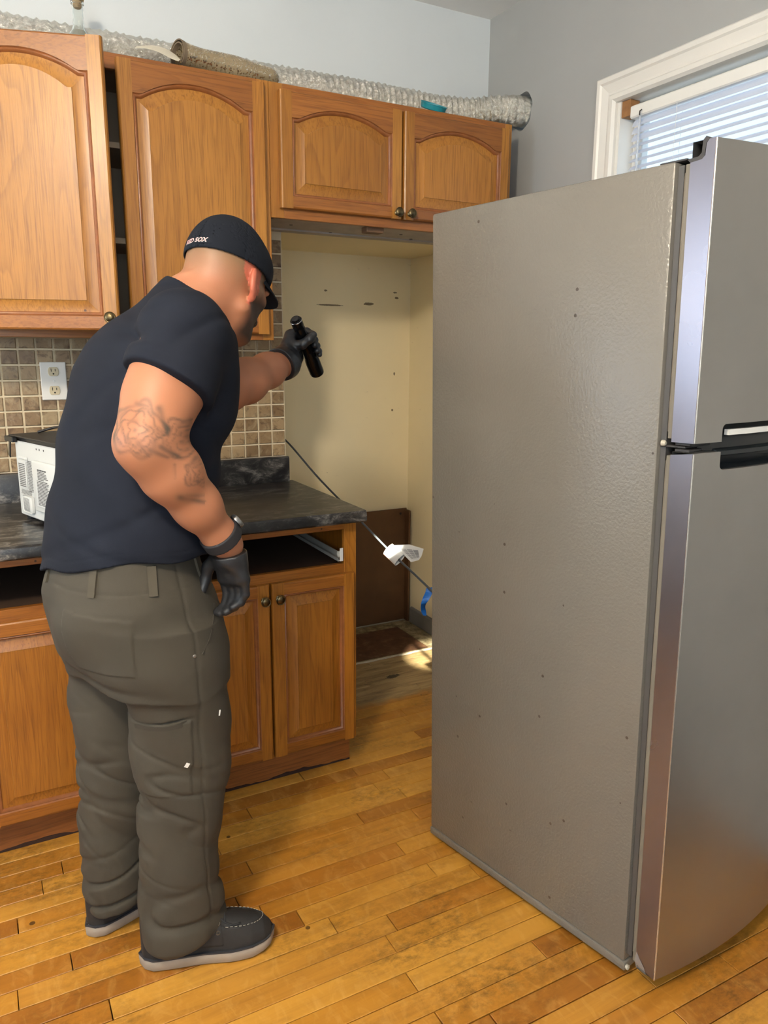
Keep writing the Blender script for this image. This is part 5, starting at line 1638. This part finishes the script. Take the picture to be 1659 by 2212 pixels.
# ---- trousers
def trousers(p):
    hp_ = sections(p, HIPS, hf, 2.2)
    but = ellip(p, (-0.848, -1.13, 0.845), ((hf[0], hf[1], 0), (hl[0], hl[1], 0), (0, 0, 1)), (0.100, 0.098, 0.100))
    but2 = ellip(p, (-0.858, -1.015, 0.845), ((hf[0], hf[1], 0), (hl[0], hl[1], 0), (0, 0, 1)), (0.095, 0.090, 0.100))
    hp_ = smin(hp_, but, 0.03); hp_ = smin(hp_, but2, 0.03)
    ln = sections(p, LEG_N, NF, 2.15); lf = sections(p, LEG_F, FF, 2.15)
    def folds(d, cy, s, n0):
        z = p[:, 2]
        a = np.arctan2(p[:, 1] - cy, p[:, 0] - (-0.73 if s == 1 else -0.85))
        def ridge(sx, sz, sc, w, seed, sh=0.0):
            # wandering crease lines: zero contours of a stretched noise
            q = np.stack([p[:, 0] * sx + p[:, 2] * sh, p[:, 1] * sx - p[:, 2] * sh, p[:, 2] * sz + (p[:, 0] + p[:, 1]) * sh], 1)
            return np.exp(-(wob(q, sc, seed) / w) ** 2)
        knee = np.exp(-((z - 0.42) / 0.15) ** 2)
        low = np.exp(-((z - 0.12) / 0.11) ** 2)
        back = np.clip(0.5 - 0.8 * np.cos(a), 0, 1)
        k1 = ridge(1.0, 2.3, 23, 0.28, 11 + n0, 0.45) * 0.0080 * knee * (0.30 + 0.70 * back)
        k2 = ridge(0.9, 2.0, 19, 0.30, 15 + n0, -0.40) * 0.0110 * low
        k4 = ridge(0.8, 1.1, 10, 0.16, 17 + n0, 0.3) * 0.0032
        k3 = np.sin(p @ V3(30, -16, 36) + 1.8 * wob(p, 8, 19 + n0)) * 0.0030
        return d + k1 + k2 + k3 + k4 - 0.004 * low - 0.002 * knee + 0.0046 * wob(p, 14, 23 + n0)
    hemn = 0.066 + 0.26 * (p[:, 0] + 0.74) + 0.004 * np.sin(p[:, 1] * 60)
    hemn = np.clip(hemn, 0.056, 0.118)
    ln = smax(folds(ln, -1.16, 1, 1), hemn - p[:, 2], 0.004)
    hemf = 0.080 + 0.25 * (p[:, 0] + 0.86) + 0.0 * p[:, 1]
    lf = smax(folds(lf, -0.99, -1, 2), np.clip(hemf, 0.064, 0.12) - p[:, 2], 0.004)
    legs = np.where(p[:, 2] > 0.62, smin(ln, lf, 0.012), np.minimum(ln, lf))
    z = p[:, 2]
    hp_ = hp_ + 0.0028 * np.sin(p @ V3(26, 34, 44) + 1.5 * wob(p, 10, 31)) * np.clip((0.95 - z) / 0.06, 0, 1)
    # crease under the seat, on each side
    d = smin(hp_, legs, 0.035)
    cr = np.exp(-((z - 0.735 - 0.10 * (p[:, 1] + 1.13)) / 0.010) ** 2) * np.exp(-((p[:, 0] + 0.88) / 0.06) ** 2)
    d = d + 0.006 * cr
    # waistband seam, side seam, yoke and back pocket as stitched relief
    d = d + 0.0016 * np.exp(-((z - 0.938) / 0.0022) ** 2)
    u = (p[:, 0] + 0.79) * hf[0] + (p[:, 1] + 1.078) * hf[1]
    w = (p[:, 0] + 0.79) * hl[0] + (p[:, 1] + 1.078) * hl[1]
    right = (w > 0.05)
    d = d + 0.0022 * np.exp(-((u - 0.012 - 0.05 * (0.9 - z)) / 0.0030) ** 2) * right * (z > 0.12)
    # back pocket patch on the right seat
    pk = (u < -0.015) & (w > 0.045) & (w < 0.180) & (z > 0.770 + 0.0 * w) & (z < 0.895 - 0.08 * (w - 0.10))
    d = d - 0.0030 * pk
    # slanted tool pocket on the thigh with its dark mouth
    tp = right & (u > -0.085) & (u < 0.008) & (z < 0.648 + 0.12 * u) & (z > 0.470)
    d = d - 0.0032 * tp
    mouth = np.exp(-((z - 0.652 - 0.12 * u) / 0.0035) ** 2) * np.exp(-((u + 0.028) / 0.028) ** 2) * right
    d = d + 0.009 * mouth
    return smax(d, z - 1.025, 0.004)
sdf_part_tr = sdf_part('trousers', trousers, (-1.03, -1.33, 0.015), (-0.52, -0.84, 1.04), 0.0036, M_PANTS, man, label='baggy brown-grey canvas work trousers')
tro = sdf_part_tr

def snap(f, p, n_, reach=0.08):
    """slide from outside along -n_ until the surface f is met"""
    p = V3(p); n_ = unit(n_)
    s = np.linspace(reach, -reach, 400).astype(F32)
    d = f(p + s[:, None] * n_)
    i = np.argmax(d < 0)
    return p + s[i] * n_ if (d < 0).any() else p

# belt loops on the waistband
def strip_on(name, f, pts, n_, w, th, mat, parent, label=None):
    P_ = [Vector(snap(f, q, n_).tolist()) for q in pts]
    nn = Vector(unit(n_).tolist())
    bm = BM(); L = []
    for i, q in enumerate(P_):
        t = (P_[min(i + 1, len(P_) - 1)] - P_[max(i - 1, 0)]).normalized()
        s = t.cross(nn).normalized() * w / 2
        L.append([q - s + nn * th, q + s + nn * th, q + s - nn * 0.003, q - s - nn * 0.003])
    add_loops(bm, L)
    return part(name, bm, mat, parent, smooth=40, label=label)
def hip_pt(u, w, z): 
    return V3(-0.79 + u * hf[0] + w * hl[0], -1.078 + u * hf[1] + w * hl[1], z)
M_LOOP = simple('belt_loop_canvas', srgb(68, 62, 50), 0.85)
for (u, w) in ((-0.135, 0.105), (-0.050, 0.185), (0.085, 0.17), (-0.155, -0.06)):
    nrm_ = V3(hf[0] * u / 0.15 ** 2 + hl[0] * w / 0.2 ** 2, hf[1] * u / 0.15 ** 2 + hl[1] * w / 0.2 ** 2, 0)
    strip_on('belt_loop', trousers, [hip_pt(u, w, z) for z in np.linspace(0.990, 0.932, 8)], nrm_, 0.017, 0.0045, M_LOOP, tro)
# pocket hem, rivet and paint flecks
nr = V3(hl[0], hl[1], 0)
strip_on('pocket_edge', trousers, [hip_pt(u, 0.16, z) for u, z in ((0.010, 0.795), (0.040, 0.822), (0.070, 0.850), (0.095, 0.878))], nr + V3(hf[0], hf[1], 0) * F32(0.3), 0.007, 0.002, M_PSEAM, tro)
strip_on('pocket_edge', trousers, [hip_pt(u, 0.12, 0.645 + 0.12 * u) for u in np.linspace(-0.075, 0.006, 9)], nr, 0.009, 0.0016, M_PSEAM, tro)
strip_on('paint_fleck', trousers, [V3(-0.735 + 0.006 * t, -1.27, 0.540 + 0.011 * t) for t in np.linspace(0, 1, 4)], V3(-0.15, -1, 0), 0.008, 0.0006, M_WHITE, tro, label='white paint fleck')
strip_on('paint_fleck', trousers, [V3(-0.655 + 0.003 * t, -1.27, 0.640 + 0.012 * t) for t in np.linspace(0, 1, 4)], V3(0.2, -1, 0), 0.005, 0.0006, M_WHITE, tro, label='white paint fleck')
rv = Vector(snap(trousers, hip_pt(0.012, 0.16, 0.797), nr).tolist()); bm = BM()
add_lathe(bm, [(0.0042, 0), (0.0036, 0.0018), (0.0006, 0.0024)], rv - Vector((nr * 0.0004).tolist()), Vector(nr.tolist()), 12)
part('rivet', bm, simple('steel_rivet', srgb(176, 172, 166), 0.35, 0.9), tro, smooth=True)

# ---- cap
RIM_N = unit(HU * F32(0.985) + HF * F32(-0.06)); RIM_O = hp(0.0, 0, 0.026)
def cap(p):
    d = ellip(p, hp(-0.010, 0, 0.036), HAX, (0.1065, 0.0865, 0.1045))
    d = smin(d, ellip(p, hp(0.040, 0, 0.050), HAX, (0.062, 0.068, 0.062)), 0.03)
    d = d + 0.0009 * wob(p, 40, 41)
    rel = p - hp(-0.01, 0, 0.1)
    ang = np.arctan2(rel @ HR_, rel @ HF)
    d = d + 0.0009 * np.exp(-((((ang / (math.pi / 3)) + 0.5) % 1.0 - 0.5) / 0.02) ** 2)     # panel seams
    d = smax(d, -plane(p, RIM_O, RIM_N), 0.003)
    return smax(d, -(ellip(p, hp(-0.010, 0, 0.036), HAX, (0.102, 0.082, 0.100))), 0.002)
lo_ = HC - 0.16; hi_ = HC + 0.16
cp = sdf_part('cap', cap, lo_, hi_, 0.003, M_CAP, man, label='navy black fitted cap')
# brim: curved plate
bm = BM(); L = []
for i in range(21):
    s_ = -1 + 2 * i / 20
    r0 = 0.079 * s_; back_f = 0.088 * math.sqrt(max(0, 1 - (s_ * 0.92) ** 2)) - 0.004
    front_f = back_f + 0.086 * (1 - abs(s_) ** 2.6) ** 0.6 + 0.002
    row = []
    for k in range(7):
        t = k / 6
        f = back_f + (front_f - back_f) * t
        rr_ = r0 * (1 - 0.06 * t)
        u = 0.032 - 0.15 * (s_ * s_) * 0.075 - 0.02 * (f - back_f) - 0.10 * (t * t) * 0.05
        row.append((f, rr_, u))
    L.append([Vector(hp(f, r_, u + 0.0015).tolist()) for f, r_, u in row] + [Vector(hp(f, r_, u - 0.0018).tolist()) for f, r_, u in reversed(row)])
add_loops(bm, L)
part('brim', bm, M_CAP, cp, smooth=40)
bm = BM(); tc_ = Vector(hp(-0.008, 0, 0.1395).tolist())
add_lathe(bm, [(0.0075, 0), (0.0068, 0.003), (0.003, 0.0048), (0.0006, 0.005)], tc_, Vector(HU.tolist()), 16)
part('button', bm, simple('red_cloth_button', srgb(170, 44, 40), 0.8), cp, smooth=True)
# embroidered words on the back of the cap
def lettering(text, size, az0, uu, mat, lift, name, bold=0.0):
    cu = bpy.data.curves.new('t', 'FONT'); cu.body = text; cu.size = size; cu.align_x = 'CENTER'; cu.extrude = 0.0; cu.offset = bold; cu.resolution_u = 3
    to = bpy.data.objects.new('t', cu); COL.objects.link(to)
    dg = bpy.context.evaluated_depsgraph_get()
    me = bpy.data.meshes.new_from_object(to.evaluated_get(dg))
    bpy.data.objects.remove(to); bpy.data.curves.remove(cu)
    bmm = BM(); bmm.from_mesh(me); bpy.data.meshes.remove(me)
    bmesh.ops.subdivide_edges(bmm, edges=[e for e in bmm.edges if e.calc_length() > size * 0.2], cuts=2)
    for v in bmm.verts:
        x = v.co.x + 0.22 * v.co.y; y = v.co.y           # italic slant
        a = math.pi + az0 - x / 0.098                    # angle about the head axis; pi = straight back
        dvec = HF * F32(math.cos(a)) + HR_ * F32(math.sin(a))
        base = hp(-0.010, 0, uu + y)
        s = np.linspace(0.125, 0.05, 160).astype(F32)
        dd_ = cap(base + s[:, None] * dvec)
        i = int(np.argmax(dd_ < 0))
        v.co = Vector((base + dvec * (s[i] + F32(lift))).tolist())
    return part(name, bmm, mat, cp)
lettering('RED SOX', 0.0135, 0.10, 0.031, simple('white_thread', srgb(222, 214, 208), 0.7), 0.0006, 'lettering', bold=0.0005)
lettering('RED SOX', 0.0135, 0.10, 0.031, simple('red_thread', srgb(176, 60, 56), 0.7), 0.0011, 'lettering', bold=-0.0003)

# ---- gloves
def fingers_r():
    k0 = V3(-0.612, -1.262, 0.946)                       # middle of the knuckles
    s = unit(V3(0.50, -0.80, 0.10))                      # across the knuckles, index at the far side
    down = unit(V3(0.10, 0.02, -1.0)); curl = unit(V3(-0.86, 0.15, -0.52)); mid = unit(V3(-0.38, 0.10, -0.92))
    out = []
    for i, (o, l1, l2, l3, r) in enumerate(((-0.030, 0.036, 0.026, 0.021, 0.0098), (-0.010, 0.040, 0.029, 0.023, 0.0102), (0.010, 0.037, 0.027, 0.022, 0.0098), (0.028, 0.030, 0.021, 0.019, 0.0088))):
        a = k0 + s * F32(o) + V3(0, 0, -0.004 * abs(i - 1))
        b_ = a + unit(down + s * F32(-o * 4)) * F32(l1)
        c_ = b_ + unit(mid + s * F32(-o * 6)) * F32(l2)
        e_ = c_ + unit(curl + s * F32(-o * 5)) * F32(l3)
        out.append(([a, b_, c_, e_], [r * 1.12, r, r * 0.92, r * 0.78]))
    return k0, s, out
RK, RS, RFING = fingers_r()
def glove_r(p):
    w0 = WR + (WR - ER) * F32(0.115)
    d = chain(p, [w0, lerp(w0, RK, 0.35)], [0.0350, 0.0355], 0.01)
    for o, r in ((-0.024, 0.0170), (-0.008, 0.0185), (0.008, 0.0185), (0.023, 0.0165)):
        d = smin(d, cone(p, lerp(w0, RK, 0.18) + RS * F32(o * 0.6), RK + RS * F32(o) + V3(-0.002, 0, 0), 0.021, r), 0.012)
    for pts, rd in RFING: d = smin(d, chain(p, pts, rd, 0.004), 0.006)
    # thumb leaves the side of the palm near the wrist
    tb = lerp(w0, RK, 0.30) - RS * F32(0.026)
    d = smin(d, chain(p, [tb, tb + V3(-0.020, 0.022, -0.030), tb + V3(-0.027, 0.026, -0.058), tb + V3(-0.036, 0.020, -0.079)], [0.0165, 0.0130, 0.0115, 0.0095], 0.006), 0.010)
    ax_ = unit(RK - w0)
    d = d + 0.0011 * np.sin(p @ V3(150, -60, 210) + 1.5 * wob(p, 50, 51)) * np.exp(-(np.linalg.norm(p - lerp(w0, RK, 0.45), axis=1) / 0.04) ** 2)
    d = smax(d, -plane(p, w0 + ax_ * F32(0.018), ax_), 0.002)
    return d
sdf_part('glove', glove_r, RK - 0.13, RK + 0.14, 0.0021, M_GLOVE, man, label='black glove on the hanging hand')
def band(p):
    axx = unit(WR - ER)
    t = (p - WR) @ axx
    r = np.linalg.norm((p - WR) - t[:, None] * axx, axis=1)
    d = np.maximum(r - 0.0430, np.abs(t - 0.002) - 0.0135)
    return np.maximum(d, -(r - 0.0295))
def band_f(p): return smax(band(p), band(p) - 0.001, 0.004)
bd = sdf_part('wristband', band_f, WR - 0.07, WR + 0.07, 0.0025, simple('black_strap', srgb(30, 29, 33), 0.7, bump=(300, 0.2, 0.001)), man, label='black wristband')
# watch face standing proud of the band on the far side
axx = unit(WR - ER); wd_ = unit(V3(0.80, 0.05, 0.58)); wd_ = unit(wd_ - axx * (wd_ @ axx))
bm = BM(); add_lathe(bm, [(0.016, 0.0), (0.0165, 0.006), (0.0145, 0.009), (0.0005, 0.0095)], Vector((WR + axx * F32(0.000) + wd_ * F32(0.0415)).tolist()), Vector(wd_.tolist()), 24)
part('watch_face', bm, simple('watch_steel', srgb(150, 150, 150), 0.25, 0.9), bd, smooth=True)

# flashlight held in the other hand
FDIR = unit(V3(0.51, 0.48, -0.72)); FC = V3(-0.2455, -0.785, 1.423)
FA0, FA1 = FC - FDIR * F32(0.098), FC + FDIR * F32(0.104)
camR = V3(0.8814, -0.4723, 0.0067); camF = V3(0.4632, 0.8613, -0.2089)
e2 = unit(camR - FDIR * (camR @ FDIR)); e3 = unit(np.cross(FDIR, e2))
if e3 @ camF > 0: e3 = -e3                               # e3 points back to the camera
def fl(ax_, th, r): return FC + FDIR * F32(ax_) + (e2 * F32(math.cos(math.radians(th))) + e3 * F32(math.sin(math.radians(th)))) * F32(r)
def glove_l(p):
    d = None
    palm_c = fl(0.012, 178, 0.034)
    ring = 0.0270
    kn = []
    for i, (ax_, r, l) in enumerate(((-0.030, 0.0100, 1.0), (-0.010, 0.0105, 1.05), (0.011, 0.0100, 1.0), (0.031, 0.0090, 0.85))):
        # palm ray and finger closing round the far side of the barrel
        k = fl(ax_, 205, 0.040)
        pts = [k] + [fl(ax_ + 0.002 * j, th, rr_) for j, (th, rr_) in enumerate(((248, 0.0335), (290, ring), (335, ring), (375 * 1.0 if l > 0.9 else 362, ring - 0.0005)))]
        c = chain(p, pts, [r * 1.2, r * 1.08, r, r * 0.95, r * 0.84], 0.004)
        d = c if d is None else smin(d, c, 0.004)
        kn.append(k)
    W0 = WL + unit(WL - EL) * F32(0.005)
    for i, k in enumerate(kn):
        d = smin(d, cone(p, lerp(W0, palm_c, 0.30) + FDIR * F32((i - 1.5) * 0.011), k, 0.024, 0.0165), 0.012)
    for i in range(4):
        d = smin(d, cone(p, lerp(W0, palm_c, 0.35) + FDIR * F32((i - 1.5) * 0.012), fl((i - 1.5) * 0.019, 165, 0.036), 0.024, 0.0165), 0.012)
    d = smin(d, chain(p, [WL - unit(WL - EL) * F32(0.030), W0, lerp(W0, palm_c, 0.4)], [0.0465, 0.0430, 0.0310], 0.01), 0.012)
    # thumb crosses on the near side
    tpts = [lerp(W0, palm_c, 0.62) + e3 * F32(0.010) - FDIR * F32(0.018), fl(-0.026, 140, 0.034), fl(-0.032, 88, 0.0285), fl(-0.038, 42, 0.0290), fl(-0.041, 14, 0.034)]
    d = smin(d, chain(p, tpts, [0.0180, 0.0150, 0.0125, 0.0115, 0.0098], 0.006), 0.007)
    d = d + 0.0009 * np.sin(p @ V3(160, 120, 150) + 1.5 * wob(p, 55, 61)) * np.exp(-(np.linalg.norm(p - lerp(W0, palm_c, 0.4), axis=1) / 0.04) ** 2)
    axx_ = unit(WL - EL)
    d = smax(d, -plane(p, WL - axx_ * F32(0.022), axx_ + V3(0.12, 0.0, 0.25)), 0.002)
    t = (p - FA0) @ FDIR
    rad = np.linalg.norm(p - FA0 - t[:, None] * FDIR, axis=1)
    return smax(d, -(rad - 0.0167), 0.002)
sdf_part('glove', glove_l, FC - 0.14, FC + 0.11, 0.0021, M_GLOVE, man, label='black glove gripping the flashlight')

# ---- boots
def boot(heel, yaw_deg, side, vis):
    yawr = math.radians(yaw_deg)
    fx = V3(math.cos(yawr), math.sin(yawr), 0); rx = V3(math.sin(yawr), -math.cos(yawr), 0); up_ = V3(0, 0, 1)
    H = V3(heel[0], heel[1], 0)
    def b(f, r, u): return H + fx * F32(f) + rx * F32(r * side) + up_ * F32(u)
    L_ = 0.312
    def halfw(f):       # outline of the footprint: (outer, inner)
        t = np.clip(f / L_, 0, 1)
        o = np.interp(t, [0, .03, .10, .25, .45, .68, .82, .92, .97, 1], [0, .020, .034, .038, .041, .053, .051, .040, .026, 0])
        i_ = np.interp(t, [0, .03, .10, .25, .45, .68, .82, .92, .97, 1], [0, .020, .034, .037, .036, .047, .045, .034, .022, 0])
        return o, i_
    def rim(z, grow):
        pts = []
        ts = 0.5 - 0.5 * np.cos(np.linspace(0, math.pi, 26))
        for t in ts:
            f = t * L_; o, _ = halfw(f); g = grow * (1 if 0.01 < t < 0.99 else 0)
            pts.append((f + (grow if t > 0.99 else (-grow if t < 0.01 else 0)), o + g))
        for t in ts[::-1][1:-1]:
            f = t * L_; _, i_ = halfw(f); pts.append((f, -(i_ + grow)))
        return [Vector(b(f, r, z(f) if callable(z) else z).tolist()) for f, r in pts]
    bt_ = None
    def upper(p):
        q = p - H
        f, r, u = q @ fx, (q @ rx) * side, q[:, 2]
        o, i_ = halfw(f)
        half = (o + i_) / 2 - 0.002; cx_ = (o - i_) / 2
        # height of the upper along the foot
        top = np.interp(f, [0, 0.02, 0.10, 0.16, 0.20, 0.25, 0.285, 0.305, 0.312], [0.145, 0.155, 0.150, 0.118, 0.098, 0.086, 0.076, 0.058, 0.035]).astype(F32)
        w = np.maximum(half, 0.004)
        prof = np.clip((u - 0.030) / np.maximum(top - 0.030, 0.01), 0, 1)
        narrow = w * (1 - 0.42 * prof ** 2.2)
        d = smax((np.abs(r - cx_) - narrow) * 0.85, (u - top) * 0.75, 0.022)
        d = smax(d, 0.028 - u, 0.002)
        d = smax(d, -f + 0.003, 0.01); d = smax(d, f - L_ + 0.003, 0.008)
        # raised apron seam of the moccasin toe
        ap = np.hypot((f - 0.205) / 0.083, (r - cx_) / 0.036)
        seam = np.exp(-((ap - 1) / 0.07) ** 2) * (f > 0.19) * (u > 0.05)
        d = d - 0.0026 * seam + 0.0016 * np.exp(-((ap - 0.90) / 0.05) ** 2) * (f > 0.19) * (u > 0.05)
        # quarter edge
        qd = f - (0.188 - 0.10 * np.clip(u - 0.06, 0, 0.1))
        d = d - 0.0018 * (qd < 0) * (u > 0.048) * (f > 0.10)
        return d + 0.0010 * wob(p, 55, 71)
    c = b(L_ / 2, 0, 0.08)
    o = sdf_part('shoe', upper, c - V3(0.19, 0.19, 0.09), c + V3(0.19, 0.19, 0.09), 0.0028, M_BOOT, man, label='black leather lace-up work shoe')
    heelz = lambda f: 0.030 + 0.004 * max(0, (f - 0.2) / 0.11) - 0.000
    toe_up = lambda f: 0.0008 + 0.010 * max(0, (f - 0.235) / 0.077) ** 2
    bm = BM()
    add_loops(bm, [rim(lambda f: toe_up(f), -0.004), rim(lambda f: toe_up(f) + 0.004, 0.001), rim(lambda f: heelz(f) - 0.004, 0.0025), rim(heelz, 0.0005)])
    part('sole', bm, M_SOLE, o, smooth=50)
    bm = BM()
    add_loops(bm, [rim(lambda f: heelz(f) + 0.0002, 0.0030), rim(lambda f: heelz(f) + 0.0040, 0.0030), rim(lambda f: heelz(f) + 0.0040, -0.004), rim(lambda f: heelz(f) + 0.0002, -0.004)], False, False)
    part('welt', bm, simple('dark_welt', srgb(46, 48, 54), 0.6), o, smooth=50)
    if vis:
        def onb(f, r, u=0.16):
            q = b(f, r, 0.0); s = np.linspace(0.17, 0.03, 200).astype(F32)
            d = upper(q + s[:, None] * up_)
            return Vector((q + up_ * s[int(np.argmax(d < 0))]).tolist())
        M_LACE = simple('black_lace', srgb(38, 38, 40), 0.8)
        for k in range(3):
            f0 = 0.150 + 0.021 * k
            bm = BM(); add_tube(bm, [onb(f0 + 0.004, r) + Vector((0, 0, 0.0012)) for r in np.linspace(-0.026, 0.027, 9)], 0.0024, 6)
            part('lace', bm, M_LACE, o, smooth='all')
        bm = BM(); add_tube(bm, [onb(f, r) + Vector((0, 0, 0.003)) for f, r in ((0.165, 0.0), (0.175, 0.018), (0.195, 0.030), (0.215, 0.034), (0.232, 0.030))], 0.0022, 6)
        part('lace', bm, M_LACE, o, smooth='all')
        for f, r in ((0.160, 0.037), (0.179, 0.033), (0.178, 0.0415), (0.160, -0.032), (0.179, -0.029)):
            c_ = onb(f, r); nn = Vector((rx * F32(0.75 * side * (1 if r > 0 else -1)) + up_ * F32(0.66)).tolist())
            bm = BM(); add_lathe(bm, [(0.0048, 0), (0.0052, 0.0012), (0.0040, 0.0020), (0.0026, 0.0010)], c_, nn, 14, caps=False)
            part('eyelet', bm, simple('steel_eyelet', srgb(150, 146, 140), 0.3, 1.0), o, smooth=True)
        bm = BM()
        for k in range(26):      # white stitches along the moccasin seam
            a = math.radians(-92 + 184 * k / 25)
            f, r = 0.205 + 0.083 * math.cos(a) * 0.985, 0.003 + 0.036 * math.sin(a) * 0.985
            a2 = a + 0.075
            f2, r2_ = 0.205 + 0.083 * math.cos(a2) * 0.985, 0.003 + 0.036 * math.sin(a2) * 0.985
            add_tube(bm, [onb(f, r) + Vector((0, 0, 0.0006)), onb(f2, r2_) + Vector((0, 0, 0.0006))], 0.0007, 4)
        part('stitching', bm, simple('pale_stitches', srgb(178, 172, 160), 0.7), o)['kind'] = 'stuff'
        s_ = np.linspace(0.08, 0.02, 200).astype(F32)
        q = b(0.135, 0, 0.064); d = upper(q + rx * F32(side) * s_[:, None]); base_ = q + rx * F32(side) * s_[int(np.argmax(d < 0))]
        Mt = Matrix((Vector(fx.tolist()), Vector((0, 0, 1)), Vector((rx * F32(side)).tolist()))).transposed().to_4x4(); Mt.translation = Vector(base_.tolist())
        part('brand_tab', box((-0.009, -0.006, -0.002), (0.009, 0.006, 0.0012), 0.001, 1, Mt), simple('pewter_tab', srgb(112, 104, 92), 0.5), o, label='small stamped side tab')
    return o
boot((-0.838, -1.152), -12.5, 1, True)
boot((-0.937, -1.002), 19.0, -1, False)

# ---- flashlight itself, a thing of its own
fl_t = thing('flashlight', 'short black metal flashlight, switched on, gripped in the gloved hand', 'flashlight', tuple(FC.tolist()))
M_FL = simple('black_anodised', srgb(20, 20, 22), 0.22, 0.6)
bm = BM()
add_lathe(bm, [(0.0008, 0.0005), (0.0115, 0.0005), (0.0125, 0.004), (0.0150, 0.0045), (0.0158, 0.008), (0.0158, 0.026), (0.0150, 0.0275), (0.0150, 0.031), (0.0156, 0.0325), (0.0156, 0.112), (0.0150, 0.114), (0.0156, 0.117),
               (0.0165, 0.130), (0.0200, 0.150), (0.0205, 0.156), (0.0205, 0.196), (0.0195, 0.201), (0.0172, 0.2015), (0.0170, 0.197)], Vector(FA0.tolist()), Vector(FDIR.tolist()), 32, caps=False)
bd_ = part('barrel', bm, M_FL, fl_t, smooth=30)
bm = BM(); add_lathe(bm, [(0.0158, 0.0), (0.0164, 0.0006), (0.0164, 0.0022), (0.0158, 0.0028)], Vector((FA0 + FDIR * F32(0.0058)).tolist()), Vector(FDIR.tolist()), 32, caps=False)
part('tail_ring', bm, simple('bright_ring', srgb(190, 190, 190), 0.2, 1.0), fl_t, smooth=True)
bm = BM(); add_lathe(bm, [(0.0008, -0.0012), (0.008, -0.001), (0.0105, 0.0012)], Vector(FA0.tolist()), Vector(FDIR.tolist()), 20, caps=False)
part('tail_switch', bm, simple('rubber', srgb(34, 30, 28), 0.6), fl_t, smooth=True)
m_, nt, b = mat_new('lit_lens'); b.inputs['Emission Color'].default_value = (1, 0.97, 0.85, 1); b.inputs['Emission Strength'].default_value = 20
bm = BM(); add_lathe(bm, [(0.0008, 0.1975), (0.0170, 0.1975)], Vector(FA0.tolist()), Vector(FDIR.tolist()), 24, caps=False)
part('lens', bm, m_, fl_t)
sp_ = bpy.data.lights.new('flashlight_beam', 'SPOT'); sp_.energy = FLASH_W; sp_.spot_size = math.radians(10); sp_.spot_blend = 0.7; sp_.shadow_soft_size = 0.012; sp_.color = (1.0, 0.96, 0.80)
so = bpy.data.objects.new('flashlight_beam', sp_); COL.objects.link(so)
tgt = Vector((0.76, 0.11, 0.0)); org = Vector((FA1 + FDIR * F32(0.006)).tolist())
so.location = org; so.rotation_euler = (tgt - org).to_track_quat('-Z', 'Y').to_euler()
